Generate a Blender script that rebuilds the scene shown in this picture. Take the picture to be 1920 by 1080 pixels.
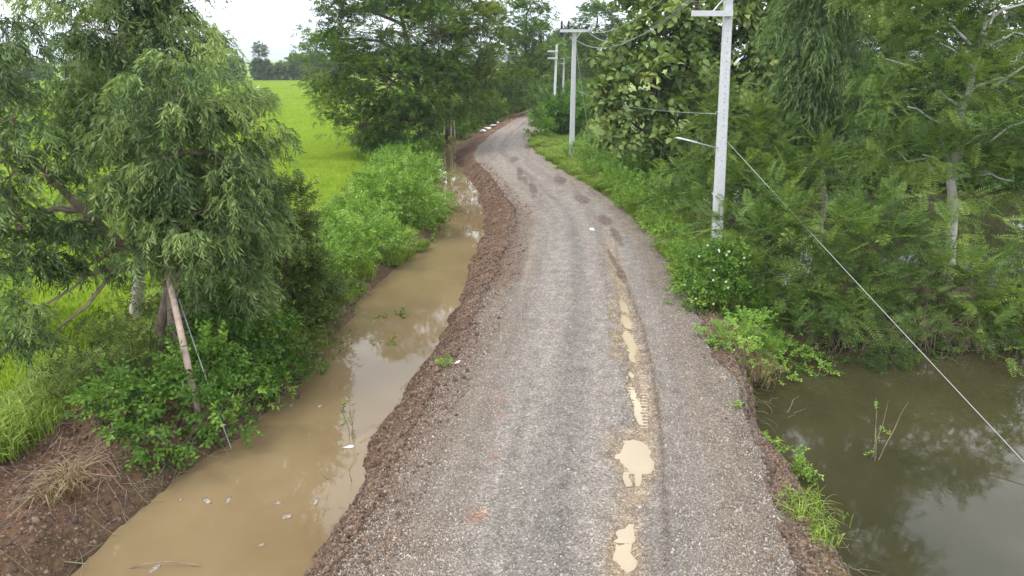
import bpy, math, random
import numpy as np
from mathutils import Vector
random.seed(7)
for o in list(bpy.data.objects): bpy.data.objects.remove(o)
S = bpy.context.scene
COL = S.collection
R = math.radians

# ------------------------------------------------------------------ camera
F = 1280.0; PITCH = math.atan(430.0 / 1280.0); CH = 6.5
cd = bpy.data.cameras.new('camera'); cam = bpy.data.objects.new('camera', cd); COL.objects.link(cam)
cam.location = (0, 0, CH); cam.rotation_euler = (math.pi / 2 - PITCH, 0, 0)
cd.sensor_width = 36; cd.lens = 24.0; cd.clip_start = .1; cd.clip_end = 30000
S.camera = cam
# ------------------------------------------------------------------ sky
SUN_EL, SUN_AZ = R(60), R(-125)        # azimuth measured from +Y towards +X
W = bpy.data.worlds.new('World'); S.world = W; W.use_nodes = True
nt = W.node_tree; N = nt.nodes; LK = nt.links
bg = N['Background']; bg.inputs['Strength'].default_value = 0.1
sky = N.new('ShaderNodeTexSky'); sky.sky_type = 'NISHITA'; sky.sun_disc = False
sky.sun_elevation = SUN_EL; sky.sun_rotation = SUN_AZ; sky.dust_density = 2.0
tc = N.new('ShaderNodeTexCoord')
mp = N.new('ShaderNodeMapping'); mp.inputs['Scale'].default_value = (1, 1, 2.6)
LK.new(tc.outputs['Generated'], mp.inputs['Vector'])
nz = N.new('ShaderNodeTexNoise'); nz.inputs['Scale'].default_value = 2.1; nz.inputs['Detail'].default_value = 7
nz.inputs['Roughness'].default_value = .55
LK.new(mp.outputs['Vector'], nz.inputs['Vector'])
cr = N.new('ShaderNodeValToRGB'); cr.color_ramp.elements[0].position = .36; cr.color_ramp.elements[1].position = .58
cr.color_ramp.elements[0].color = (.55, .55, .55, 1); cr.color_ramp.elements[1].color = (1, 1, 1, 1)
LK.new(nz.outputs['Fac'], cr.inputs['Fac'])
cc = N.new('ShaderNodeValToRGB')
cc.color_ramp.elements[0].position = .38; cc.color_ramp.elements[0].color = (.50, .56, .66, 1)
cc.color_ramp.elements[1].position = .62; cc.color_ramp.elements[1].color = (1, 1, 1, 1)
nz2 = N.new('ShaderNodeTexNoise'); nz2.inputs['Scale'].default_value = 3.7; nz2.inputs['Detail'].default_value = 6
LK.new(mp.outputs['Vector'], nz2.inputs['Vector']); LK.new(nz2.outputs['Fac'], cc.inputs['Fac'])
cs = N.new('ShaderNodeVectorMath'); cs.operation = 'SCALE'; cs.inputs['Scale'].default_value = 24.0
LK.new(cc.outputs['Color'], cs.inputs[0])
mx = N.new('ShaderNodeMix'); mx.data_type = 'RGBA'
LK.new(cr.outputs['Color'], mx.inputs['Factor']); LK.new(sky.outputs['Color'], mx.inputs['A']); LK.new(cs.outputs['Vector'], mx.inputs['B'])
LK.new(mx.outputs['Result'], bg.inputs['Color'])
# ------------------------------------------------------------------ sun (behind thin cloud)
sl = bpy.data.lights.new('sun', 'SUN'); sl.energy = 1.5; sl.angle = R(14); sl.color = (1, .96, .9)
so = bpy.data.objects.new('sun', sl); COL.objects.link(so)
sd = Vector((math.cos(SUN_EL) * math.sin(SUN_AZ), math.cos(SUN_EL) * math.cos(SUN_AZ), math.sin(SUN_EL)))
so.rotation_euler = sd.to_track_quat('Z', 'Y').to_euler(); so.location = (0, 0, 60)
vs = S.view_settings; vs.view_transform = 'Standard'; vs.look = 'None'; vs.gamma = 1; vs.exposure = 0.7
try: vs.use_curve_mapping = False
except Exception: pass

# ------------------------------------------------------------------ pixel -> world
cp, sp = math.cos(PITCH), math.sin(PITCH)
def ray(px, py):
    u = (px - 960) / F; v = (540 - py) / F
    return np.array([u, cp + v * sp, -sp + v * cp])
def P(px, py, z=0.0):
    d = ray(px, py); return np.array([0, 0, CH]) + d * ((z - CH) / d[2])
def at(px, py, Y):
    d = ray(px, py); return np.array([0, 0, CH]) + d * (Y / d[1])
def curve(pts, z):
    w = np.array([P(a, b, z) for a, b in pts]); return w[:, 1], w[:, 0]

# ------------------------------------------------------------------ numpy noise
def _h(ix, iy, s):
    n = (ix.astype(np.int64) * 374761393 + iy.astype(np.int64) * 668265263 + s * 1442695041) & 0xffffffff
    n = ((n ^ (n >> 13)) * 1274126177) & 0xffffffff
    return ((n ^ (n >> 16)) & 0xffff) / 65535.0
def vn(x, y, sc, seed=0):
    x = np.asarray(x, float) / sc + 1000; y = np.asarray(y, float) / sc + 1000
    ix = np.floor(x); iy = np.floor(y); fx = x - ix; fy = y - iy
    fx = fx * fx * (3 - 2 * fx); fy = fy * fy * (3 - 2 * fy)
    a = _h(ix, iy, seed); b = _h(ix + 1, iy, seed); c = _h(ix, iy + 1, seed); d = _h(ix + 1, iy + 1, seed)
    return (a * (1 - fx) + b * fx) * (1 - fy) + (c * (1 - fx) + d * fx) * fy
def fbm(x, y, sc, seed=0, o=4):
    t = 0; a = .5
    for i in range(o): t = t + a * (vn(x, y, sc / 2 ** i, seed + i * 17) - .5) * 2; a *= .5
    return t
def sstep(a, b, x):
    t = np.clip((x - a) / (b - a), 0, 1); return t * t * (3 - 2 * t)

# ------------------------------------------------------------------ object helpers
def tag(o, label=None, cat=None, group=None, kind=None):
    if label: o['label'] = label
    if cat: o['category'] = cat
    if group: o['group'] = group
    if kind: o['kind'] = kind
    return o
def empty(name, loc, label=None, cat=None, group=None):
    o = bpy.data.objects.new(name, None); COL.objects.link(o); o.location = tuple(loc); o.empty_display_size = .3
    return tag(o, label, cat, group)
def link(name, me, parent=None):
    o = bpy.data.objects.new(name, me); COL.objects.link(o)
    if parent is not None:
        o.parent = parent; o.location = -Vector(parent.location)   # mesh data are in world coordinates
    return o
def np_mesh(name, V, Q, mat, attrs=None, smooth=False):
    """V (n,3); Q (m,4) quads or (m,3) triangles"""
    V = np.ascontiguousarray(V, np.float32); Q = np.ascontiguousarray(Q, np.int32); k = Q.shape[1]
    me = bpy.data.meshes.new(name)
    me.vertices.add(len(V)); me.vertices.foreach_set('co', V.ravel())
    me.loops.add(Q.size); me.loops.foreach_set('vertex_index', Q.ravel())
    me.polygons.add(len(Q)); me.polygons.foreach_set('loop_start', np.arange(0, Q.size, k, dtype=np.int32))
    if smooth: me.polygons.foreach_set('use_smooth', np.ones(len(Q), bool))
    for an, av in (attrs or {}).items():
        av = np.asarray(av, np.float32)
        if av.ndim == 1:
            a = me.attributes.new(an, 'FLOAT', 'POINT'); a.data.foreach_set('value', av)
        else:
            if av.shape[1] == 3: av = np.hstack([av, np.ones((len(av), 1), np.float32)])
            a = me.attributes.new(an, 'FLOAT_COLOR', 'POINT'); a.data.foreach_set('color', np.ascontiguousarray(av).ravel())
    me.update(calc_edges=True); me.validate()
    if mat: me.materials.append(mat)
    return me
class MB:
    def __init__(s): s.v = []; s.f = []
    def add(s, v, f):
        n = len(s.v); s.v += [tuple(p) for p in v]; s.f += [tuple(i + n for i in q) for q in f]; return s
    def box(s, c, ax, ay, az):
        c, ax, ay, az = (np.array(t, float) for t in (c, ax, ay, az))
        v = [c + i * ax + j * ay + k * az for k in (-1, 1) for j in (-1, 1) for i in (-1, 1)]
        return s.add(v, [(0, 2, 3, 1), (4, 5, 7, 6), (0, 1, 5, 4), (2, 6, 7, 3), (0, 4, 6, 2), (1, 3, 7, 5)])
    def tube(s, pts, rad, n=8, cap=True):
        pts = [np.array(p, float) for p in pts]; m = len(pts)
        if not hasattr(rad, '__len__'): rad = [rad] * m
        up = np.array([0.31, 0.17, .93]); V = []; F_ = []
        for i, p in enumerate(pts):
            d = pts[min(i + 1, m - 1)] - pts[max(i - 1, 0)]; d = d / (np.linalg.norm(d) + 1e-9)
            a = np.cross(d, up)
            if np.linalg.norm(a) < .15: a = np.cross(d, (1, 0, 0))
            a /= np.linalg.norm(a); b = np.cross(d, a)
            for k in range(n):
                t = 2 * math.pi * k / n; V.append(p + rad[i] * (math.cos(t) * a + math.sin(t) * b))
        for i in range(m - 1):
            for k in range(n):
                k2 = (k + 1) % n; F_.append((i * n + k, i * n + k2, i * n + n + k2, i * n + n + k))
        if cap: F_ += [tuple(range(n))[::-1], tuple((m - 1) * n + k for k in range(n))]
        return s.add(V, F_)
    def lathe(s, base, axis, prof, n=10):
        base = np.array(base, float); axis = np.array(axis, float); axis /= np.linalg.norm(axis)
        return s.tube([base + axis * h for h, r in prof], [r for h, r in prof], n)
    def build(s, name, mat, parent=None, smooth=False):
        me = bpy.data.meshes.new(name); me.from_pydata(s.v, [], s.f); me.update(); me.materials.append(mat)
        if smooth: me.polygons.foreach_set('use_smooth', np.ones(len(me.polygons), bool))
        return link(name, me, parent)
def bez(a, b, n=6, sag=0, wob=0, rg=None):
    a = np.array(a, float); b = np.array(b, float); out = []
    for i in range(n + 1):
        t = i / n; p = a * (1 - t) + b * t; p = p + np.array([0, 0, -4 * sag * t * (1 - t)])
        if wob and 0 < i < n: p = p + rg.normal(0, wob, 3)
        out.append(p)
    return out

# ------------------------------------------------------------------ materials
def newmat(name):
    m = bpy.data.materials.new(name); m.use_nodes = True
    return m, m.node_tree.nodes, m.node_tree.links, m.node_tree.nodes['Principled BSDF']
def noise_node(N, LK, scale, detail=4, rough=.55, vec=None):
    n = N.new('ShaderNodeTexNoise'); n.inputs['Scale'].default_value = scale; n.inputs['Detail'].default_value = detail
    n.inputs['Roughness'].default_value = rough
    if vec: LK.new(vec, n.inputs['Vector'])
    return n
def ramp(N, stops):
    r = N.new('ShaderNodeValToRGB'); e = r.color_ramp.elements
    while len(e) < len(stops): e.new(.5)
    for el, (p, c) in zip(e, stops): el.position = p; el.color = (*c, 1) if len(c) == 3 else c
    return r
def plain(name, col, rough=.7, var=.25, scale=6, metal=0, bump=.0):
    m, N, LK, b = newmat(name)
    tc = N.new('ShaderNodeTexCoord'); n = noise_node(N, LK, scale, 6, .6, tc.outputs['Object'])
    lo = tuple(c * (1 - var) for c in col); hi = tuple(min(1, c * (1 + var)) for c in col)
    r = ramp(N, [(.3, lo), (.7, hi)]); LK.new(n.outputs['Fac'], r.inputs['Fac']); LK.new(r.outputs['Color'], b.inputs['Base Color'])
    b.inputs['Roughness'].default_value = rough; b.inputs['Metallic'].default_value = metal
    if bump:
        bp = N.new('ShaderNodeBump'); bp.inputs['Strength'].default_value = bump; bp.inputs['Distance'].default_value = .02
        LK.new(n.outputs['Fac'], bp.inputs['Height']); LK.new(bp.outputs['Normal'], b.inputs['Normal'])
    return m
def leafmat(name, dark, mid, light, trans=.3, gloss=.55):
    m, N, LK, b = newmat(name)
    N.remove(b); out = N['Material Output']
    at_ = N.new('ShaderNodeAttribute'); at_.attribute_name = 'var'
    r = ramp(N, [(0, dark), (.5, mid), (1, light)]); LK.new(at_.outputs['Fac'], r.inputs['Fac'])
    pb = N.new('ShaderNodeBsdfPrincipled'); pb.inputs['Roughness'].default_value = gloss; pb.inputs['Specular IOR Level'].default_value = .2
    LK.new(r.outputs['Color'], pb.inputs['Base Color'])
    tr = N.new('ShaderNodeBsdfTranslucent')
    g = N.new('ShaderNodeMix'); g.data_type = 'RGBA'; g.blend_type = 'MULTIPLY'; g.inputs['Factor'].default_value = 1
    g.inputs['B'].default_value = (1.25, 1.3, .55, 1); LK.new(r.outputs['Color'], g.inputs['A']); LK.new(g.outputs['Result'], tr.inputs['Color'])
    mx = N.new('ShaderNodeMixShader'); mx.inputs['Fac'].default_value = trans
    LK.new(pb.outputs[0], mx.inputs[1]); LK.new(tr.outputs[0], mx.inputs[2]); LK.new(mx.outputs[0], out.inputs['Surface'])
    return m
M = {}
M['euc'] = leafmat('eucalyptus_leaf', (.055, .09, .036), (.145, .215, .078), (.28, .36, .12))
M['euc_far'] = leafmat('weeping_leaf', (.055, .095, .035), (.125, .20, .07), (.21, .30, .10))
M['rain'] = leafmat('dark_tree_leaf', (.028, .060, .012), (.075, .135, .026), (.20, .28, .045))
M['warm'] = leafmat('warm_tree_leaf', (.045, .08, .016), (.12, .17, .032), (.24, .28, .05))
M['teak'] = leafmat('teak_leaf', (.055, .095, .026), (.14, .205, .055), (.25, .29, .085), .25, .5)
M['fern'] = leafmat('feathery_leaf', (.038, .075, .016), (.108, .175, .034), (.22, .285, .054))
M['bush'] = leafmat('bush_leaf', (.035, .08, .013), (.085, .17, .025), (.19, .30, .05))
M['vine'] = leafmat('vine_leaf', (.045, .075, .018), (.10, .145, .03), (.21, .23, .055))
M['lush'] = leafmat('lush_leaf', (.07, .14, .02), (.15, .265, .038), (.27, .40, .07))
M['rice'] = leafmat('rice_blade', (.15, .24, .020), (.235, .335, .030), (.33, .43, .05), .4, .7)
M['grass'] = leafmat('verge_grass', (.09, .15, .02), (.17, .25, .035), (.30, .36, .08), .3, .7)
M['fartree'] = leafmat('far_tree_leaf', (.03, .06, .018), (.07, .115, .03), (.13, .18, .05))
M['bark'] = plain('pale_bark', (.34, .30, .25), .85, .35, 9, bump=.4)
M['darkbark'] = plain('dark_bark', (.09, .07, .05), .9, .4, 9, bump=.5)
M['redbark'] = plain('reddish_bark', (.21, .16, .12), .9, .4, 6, bump=.5)
M['greytrunk'] = plain('pale_grey_trunk', (.42, .40, .36), .85, .25, 5, bump=.3)
M['concrete'] = plain('pole_concrete', (.46, .465, .47), .8, .12, 14, bump=.15)
M['hole'] = plain('dark_hole', (.05, .05, .05), .9)
M['steel'] = plain('galvanised_steel', (.50, .52, .54), .45, .12, 12, .6)
M['ceramic'] = plain('dark_porcelain', (.035, .025, .025), .25)
M['wire'] = plain('aluminium_wire', (.34, .35, .36), .5, .1, 3, .5)
M['steelgrey'] = plain('grey_rope', (.22, .23, .24), .9, .3, 8)
M['straw'] = plain('dry_straw', (.20, .155, .10), .9, .45, 2)
M['twig'] = plain('dead_twig', (.19, .14, .10), .9, .4, 4)
M['white'] = plain('white_scrap', (.72, .71, .69), .6, .12, 8)
M['red'] = plain('red_scrap', (.5, .03, .05), .6, .2, 8)
M['foam'] = plain('floating_scum', (.21, .18, .14), .7, .9, 45)
M['feather'] = plain('white_feather', (.8, .8, .78), .7, .05, 8)
M['flower'] = plain('white_petal', (.8, .8, .76), .7, .05, 8)
M['stone'] = plain('grey_stone', (.30, .27, .24), .85, .45, 1.3)
M['hill'] = plain('hill_forest', (.06, .09, .05), .95, .3, .004)

def water(name, col, col2, bump=.02, rough=.02):
    m, N, LK, b = newmat(name)
    tc = N.new('ShaderNodeTexCoord')
    n = noise_node(N, LK, .35, 5, .6, tc.outputs['Object']); r = ramp(N, [(.35, col), (.68, col2)])
    LK.new(n.outputs['Fac'], r.inputs['Fac']); LK.new(r.outputs['Color'], b.inputs['Base Color'])
    b.inputs['Roughness'].default_value = rough; b.inputs['IOR'].default_value = 1.33
    n2 = noise_node(N, LK, 5, 3, .5, tc.outputs['Object']); bp = N.new('ShaderNodeBump')
    bp.inputs['Strength'].default_value = bump; bp.inputs['Distance'].default_value = .05
    LK.new(n2.outputs['Fac'], bp.inputs['Height']); LK.new(bp.outputs['Normal'], b.inputs['Normal'])
    return m
M['ditch'] = water('muddy_ditch_water', (.145, .102, .052), (.19, .138, .073), .015)
M['pond'] = water('pond_water', (.030, .028, .013), (.042, .037, .017), .015)
M['puddle'] = water('puddle_water', (.29, .235, .155), (.36, .295, .20), .02, .10)

# ground: vertex colour gives the soil / grass / paddy cover, nodes give grain
def ground_mat():
    m, N, LK, b = newmat('ground_soil')
    tc = N.new('ShaderNodeTexCoord'); ob = tc.outputs['Object']
    ca = N.new('ShaderNodeAttribute'); ca.attribute_name = 'cover'
    n1 = noise_node(N, LK, 7, 8, .7, ob); n2 = noise_node(N, LK, 38, 5, .7, ob)
    r1 = ramp(N, [(.25, (.45, .45, .45)), (.5, (1, 1, 1)), (.75, (1.55, 1.5, 1.45))]); LK.new(n1.outputs['Fac'], r1.inputs['Fac'])
    r2 = ramp(N, [(.25, (.5, .5, .5)), (.75, (1.5, 1.5, 1.5))]); LK.new(n2.outputs['Fac'], r2.inputs['Fac'])
    a = N.new('ShaderNodeMix'); a.data_type = 'RGBA'; a.blend_type = 'MULTIPLY'; a.inputs['Factor'].default_value = 1
    LK.new(ca.outputs['Color'], a.inputs['A']); LK.new(r1.outputs['Color'], a.inputs['B'])
    c = N.new('ShaderNodeMix'); c.data_type = 'RGBA'; c.blend_type = 'MULTIPLY'; c.inputs['Factor'].default_value = .8
    LK.new(a.outputs['Result'], c.inputs['A']); LK.new(r2.outputs['Color'], c.inputs['B'])
    LK.new(c.outputs['Result'], b.inputs['Base Color']); b.inputs['Roughness'].default_value = .95
    b.inputs['Specular IOR Level'].default_value = .15
    v = N.new('ShaderNodeTexVoronoi'); v.inputs['Scale'].default_value = 11; LK.new(ob, v.inputs['Vector'])
    ad = N.new('ShaderNodeMath'); ad.operation = 'MULTIPLY_ADD'; ad.inputs[1].default_value = -.6
    LK.new(v.outputs['Distance'], ad.inputs[0]); LK.new(n1.outputs['Fac'], ad.inputs[2])
    bp = N.new('ShaderNodeBump'); bp.inputs['Strength'].default_value = .9; bp.inputs['Distance'].default_value = .06
    LK.new(ad.outputs[0], bp.inputs['Height']); LK.new(bp.outputs['Normal'], b.inputs['Normal'])
    return m
M['ground'] = ground_mat()
def road_mat():
    m, N, LK, b = newmat('gravel_road')
    tc = N.new('ShaderNodeTexCoord'); ob = tc.outputs['Object']
    ca = N.new('ShaderNodeAttribute'); ca.attribute_name = 'cover'
    v = N.new('ShaderNodeTexVoronoi'); v.inputs['Scale'].default_value = 38; LK.new(ob, v.inputs['Vector'])
    sx = N.new('ShaderNodeSeparateColor'); LK.new(v.outputs['Color'], sx.inputs['Color'])
    r1 = ramp(N, [(0, (.45, .44, .43)), (.45, (.85, .84, .83)), (.8, (1.2, 1.17, 1.14)), (1, (1.9, 1.85, 1.78))])
    LK.new(sx.outputs['Red'], r1.inputs['Fac'])
    n1 = noise_node(N, LK, 95, 4, .7, ob); r2 = ramp(N, [(.3, (.45, .45, .45)), (.7, (1.5, 1.5, 1.5))]); LK.new(n1.outputs['Fac'], r2.inputs['Fac'])
    n3 = noise_node(N, LK, 3.0, 7, .65, ob); r3 = ramp(N, [(.3, (.72, .70, .68)), (.7, (1.25, 1.24, 1.22))]); LK.new(n3.outputs['Fac'], r3.inputs['Fac'])
    cur = ca.outputs['Color']
    for src, f in ((r1, .8), (r2, .75), (r3, 1)):
        a = N.new('ShaderNodeMix'); a.data_type = 'RGBA'; a.blend_type = 'MULTIPLY'; a.inputs['Factor'].default_value = f
        LK.new(cur, a.inputs['A']); LK.new(src.outputs['Color'], a.inputs['B']); cur = a.outputs['Result']
    LK.new(cur, b.inputs['Base Color']); b.inputs['Roughness'].default_value = .85; b.inputs['Specular IOR Level'].default_value = .3
    ad = N.new('ShaderNodeMath'); ad.operation = 'MULTIPLY_ADD'; ad.inputs[1].default_value = -1.2
    LK.new(v.outputs['Distance'], ad.inputs[0]); LK.new(n1.outputs['Fac'], ad.inputs[2])
    bp = N.new('ShaderNodeBump'); bp.inputs['Strength'].default_value = .8; bp.inputs['Distance'].default_value = .02
    LK.new(ad.outputs[0], bp.inputs['Height']); LK.new(bp.outputs['Normal'], b.inputs['Normal'])
    return m
M['road'] = road_mat()

# ------------------------------------------------------------------ lay-out curves, x as a function of y
ZD, ZP, ZF = -.6, -.9, -.45       # ditch water, pond water, paddy level
rl_p = [(620, 1080), (720, 900), (775, 800), (830, 700), (890, 600), (925, 520), (950, 460), (965, 420), (955, 380), (925, 340), (895, 310), (885, 290), (900, 270), (925, 250), (955, 230), (990, 212), (1020, 198), (1040, 188), (1055, 181)]
rr_p = [(1500, 1080), (1470, 980), (1440, 900), (1408, 800), (1375, 710), (1330, 640), (1300, 590), (1277, 540), (1262, 500), (1225, 450), (1180, 400), (1110, 350), (1045, 312), (1005, 285), (995, 268), (1000, 250), (1013, 235), (1035, 218), (1060, 200), (1080, 189), (1100, 181)]
w2_p = [(560, 1080), (640, 960), (700, 830), (760, 720), (820, 610), (865, 520), (890, 455), (903, 410), (895, 360), (868, 325), (850, 300), (850, 280), (868, 262), (900, 245), (935, 228), (972, 212), (1002, 199)]
w1_p = [(130, 1080), (215, 1000), (330, 900), (440, 830), (510, 770), (580, 710), (620, 640), (660, 600), (700, 545), (750, 500), (800, 470), (828, 430), (824, 400), (818, 350), (812, 310), (815, 290), (838, 268), (872, 250), (912, 230), (958, 212), (995, 199)]
re_p = [(-60, 830), (0, 780), (100, 690), (190, 600), (330, 505), (480, 440), (590, 400), (660, 340), (715, 300), (750, 275), (810, 250), (870, 230), (930, 212), (975, 198)]
pe_p = [(1600, 1080), (1562, 1000), (1535, 950), (1492, 900), (1455, 850), (1435, 800), (1425, 740), (1430, 705), (1478, 665)]
def cf(pts, z, tail=None):
    y, x = curve(pts, z); k = np.argsort(y); y, x = y[k], x[k]
    if tail:
        y = np.append(y, y[-1] + np.array([t[0] for t in tail])); x = np.append(x, x[-1] + np.array([t[1] for t in tail]))
    return lambda yy: np.interp(yy, y, x)
TAIL = [(15, 5), (30, 14), (60, 40), (120, 110), (400, 500)]
RL0, RR0 = cf(rl_p, 0, TAIL), cf(rr_p, 0, TAIL)
RL = lambda y: RL0(y) + .22 * fbm(np.asarray(y, float), np.zeros_like(np.asarray(y, float)), 1.6, 201, 4)
RR = lambda y: RR0(y) + .30 * fbm(np.asarray(y, float), np.zeros_like(np.asarray(y, float)), 1.3, 203, 5)
W20, W1, RE = cf(w2_p, ZD, TAIL), cf(w1_p, ZD, TAIL), cf(re_p, ZF + .3, TAIL)
PE = cf(pe_p, ZP)
W2 = lambda y: W20(y) + .28 * fbm(np.asarray(y, float), np.zeros_like(np.asarray(y, float)), 2.0, 207, 4)
YB = P(1650, 655, ZP)[1]; YB2 = YB + 4.5; YB3 = P(1600, 345, ZP)[1]
def H(x, y):
    """terrain height"""
    x = np.asarray(x, float); y = np.asarray(y, float)
    w1, w2, rl, rr, re = W1(y), W2(y), RL(y), RR(y), RE(y)
    re = np.minimum(re, w1 - 1.6)
    wob = fbm(x, y, 1.4, 3) * .22
    clod = fbm(x, y, .5, 9, 4)
    # left of the ditch: bund then paddy
    d = w1 + wob - x
    near = sstep(13.5, 11, y)
    top = -.12 + .12 * fbm(x, y, 2.2, 21) + near * .16
    bund = ZD - .5 + (top - ZD + .5) * sstep(-.7, .9, d)
    padd = ZF + 0 * x
    tb = sstep(0, 1.0, (x - re + wob))
    left = padd * (1 - tb) + bund * tb + clod * (.05 + .26 * near) * sstep(0, .5, d)
    # ditch + road-side slope
    d2 = x - (w2 + wob * .7)
    wd = np.maximum(rl - w2, .35)
    slope = ZD - .5 + (.5 - ZD + .07) * sstep(-.6, 1, np.where(d2 < 0, d2, d2 / wd)) + clod * .19 * sstep(-.3, .4, d2)
    h = np.where(d > 0, left, np.minimum(np.where(x < w2, np.maximum(slope, -1.1) - .25 * sstep(0, .6, -d) * sstep(0, .6, w2 - x), slope), .2))
    # under the road
    inr = sstep(-.05, .25, x - rl) * sstep(-.05, .25, rr - x)
    h = np.where(x > rl, .07 + clod * .05, h)
    h = h * (1 - inr) + -.12 * inr
    # right side
    dr = x - rr
    land = -.04 - .32 * sstep(0, 3, dr) + clod * .05 + .1 * fbm(x, y, 3, 31)
    ed = x - (PE(y) + wob * .8)                      # >0 : front pond
    edy = (YB + .6 * fbm(x, y, 2.5, 41, 3)) - y
    pf = sstep(-.75, .35, np.minimum(ed, edy))
    eb = np.minimum.reduce([x - (rr + 3.6 + wob), y - YB2 - .5 * fbm(x, y, 2, 51), YB3 - y])
    pb = sstep(-.8, .5, eb) * (y < YB3 + 2)
    rt = land * (1 - np.maximum(pf, pb)) + (-1.45) * np.maximum(pf, pb)
    h = np.where(dr > -.05, np.minimum(rt, h + 9), h)
    far = sstep(60, 140, np.abs(x))
    return h * (1 - far) + ZF * far
def cover(x, y):
    w1, w2, rl, rr, re = W1(y), W2(y), RL(y), RR(y), RE(y)
    n = fbm(x, y, 1.1, 61); n2 = fbm(x, y, .4, 71)
    clay = np.array([.105, .060, .037]); dry = np.array([.165, .108, .07]); gr = np.array([.09, .13, .03]); pad = np.array([.15, .23, .02]); mud = np.array([.075, .05, .03])
    c = np.zeros((len(x), 3)); c[:] = gr
    def mixin(mask, col):
        nonlocal c; c = c * (1 - mask[:, None]) + col * mask[:, None]
    mixin((x < re).astype(float), pad)
    for by in (62, 84, 118, 122, 160, 205):          # low bunds between the paddies
        mixin(((np.abs(y + .12 * x + 2 * fbm(x, y, 30, 5) - by) < .5) & (x < re)) * 1.0, np.array([.10, .15, .03]))
    mixin(sstep(13.2, 11.6, y + n) * (x > re - 1) * (x < w1 + 1), clay)
    mixin(sstep(1.0, .2, w1 - x + n * .3) * (x < w1 + 3), mud * 1.2)
    mixin(((x > w1) & (x < w2)) * 1.0, mud)
    t = sstep(-.3, .1, x - w2) * (x < rl + 1)
    mixin(t, clay * 1.05); mixin(t * sstep(-.05, .5, n2 + .35 * n), dry)
    dr = x - rr
    g = sstep(-.25, .1, dr) * sstep(.9, .2, dr + n * .5) * (y < 60)
    mixin(g, clay * .9); mixin(g * sstep(-.1, .4, n2), dry)
    mixin((dr > .1) * sstep(YB + .2, YB - .5, y) * sstep(-.1, .5, n2 + .2), mud * 1.5)
    mixin((y < YB3 + 1) * (dr > 2.5) * 1.0, mud)
    return np.clip(c, 0, 1)

# ------------------------------------------------------------------ ground sheet (finer near the road)
def graded(a, b, s0, g, smax):
    out = [a]; s = s0
    while out[-1] < b: out.append(out[-1] + s); s = min(s * g, smax)
    return out
ys = np.array(sorted(set([-400, -150, -60, -30, -15, -6, -1, 2, 4, 5.5])) + graded(6.2, 60, .075, 1.0075, .6)[0:] + graded(60.6, 240, .8, 1.01, 3) + [250, 280, 330, 400, 520, 700, 1000, 1500, 2300, 3500, 5500, 9000])
xl = graded(9.5, 45, .12, 1.05, 1.2); xo = [50, 58, 70, 85, 110, 145, 200, 300, 450, 700, 1200, 2000, 3500, 6000, 9000]
xs = np.array([-t for t in reversed(xo)] + [-t for t in reversed(xl)] + list(np.arange(-9.42, 9.45, .085)) + xl + xo)
X, Y = np.meshgrid(xs, ys); nx, ny = len(xs), len(ys)
x, y = X.ravel(), Y.ravel()
V = np.stack([x, y, H(x, y)], 1)
i = np.arange((nx) * (ny)).reshape(ny, nx)
Q = np.stack([i[:-1, :-1].ravel(), i[:-1, 1:].ravel(), i[1:, 1:].ravel(), i[1:, :-1].ravel()], 1)
ground = link('ground', np_mesh('ground', V, Q, M['ground'], {'cover': cover(x, y)}, True)); tag(ground, kind='structure')

# ------------------------------------------------------------------ road with ruts, track marks and puddle hollows
rut_p = [(1130, 420), (1148, 480), (1160, 530), (1178, 600), (1190, 660), (1205, 720), (1212, 790), (1205, 850), (1190, 930), (1180, 1000), (1172, 1080)]
edge_p = [(1150, 440), (1160, 500), (1205, 620), (1222, 690), (1235, 780), (1242, 860), (1245, 960), (1250, 1080)]
RUT, EDG = cf(rut_p, 0), cf(edge_p, 0)
PUD = [(1182, 858, 34, 30), (1205, 868, 16, 22), (1172, 1030, 20, 30), (1168, 1062, 24, 30), (1174, 900, 7, 14), (1146, 582, 5, 12), (1150, 604, 4, 6), (1152, 632, 8, 9), (1160, 648, 9, 6), (1155, 670, 11, 8),
       (1168, 575, 7, 12), (1172, 605, 8, 14), (1178, 640, 8, 24), (1182, 668, 7, 12), (1183, 735, 8, 12), (1192, 760, 8, 14), (1197, 785, 6, 12), (1184, 710, 6, 10)]
def road_h(x, y, u):
    z = .03 + .05 * (1 - (2 * u - 1) ** 2) + .012 * fbm(x, y, 1.8, 5) + .012 * fbm(x, y, .35, 6, 3)
    sh = sstep(.24, .06, u) + sstep(.8, .93, u)
    z += sh * (.035 * fbm(x, y, .45, 8, 4) + .02)
    dx = x - RUT(y); lim = (y > 8) * sstep(29, 24, y)
    z -= .05 * np.exp(-(dx / .22) ** 2) * lim
    e = x - EDG(y); z += .045 * np.exp(-((e - .03) / .07) ** 2) * sstep(5, 8, y) * sstep(27, 20, y) * (.6 + .6 * vn(x, y, .3, 4))
    trd = sstep(P(0, 840)[1], P(0, 800)[1], y) * sstep(25, 21, y) * sstep(.44, .34, np.abs(x - EDG(y) + .34 + .1 * fbm(x, y, .8, 77)))  # grouser marks of a tracked machine
    z += .026 * trd * np.sin(2 * np.pi * (y + .08 * x) / .125) * (.5 + vn(x, y, .5, 12))
    w = fbm(x, y, .30, 91, 4) + .6 * fbm(x, y, .10, 95, 2)
    for (a, b, ra, rb) in PUD:
        c = P(a, b); c2 = P(a, b - rb); c3 = P(a + ra, b)
        q = ((x - c[0]) / (c3[0] - c[0])) ** 2 + ((y - c[1]) / (c2[1] - c[1])) ** 2
        z -= .05 * sstep(1.7, .35, q + 1.15 * w)
    for tx, wd_ in ((.30, .22), (.50, .2)):           # shallow wheel tracks
        z -= .012 * np.exp(-((u - tx) / .06) ** 2)
    return z
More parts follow.
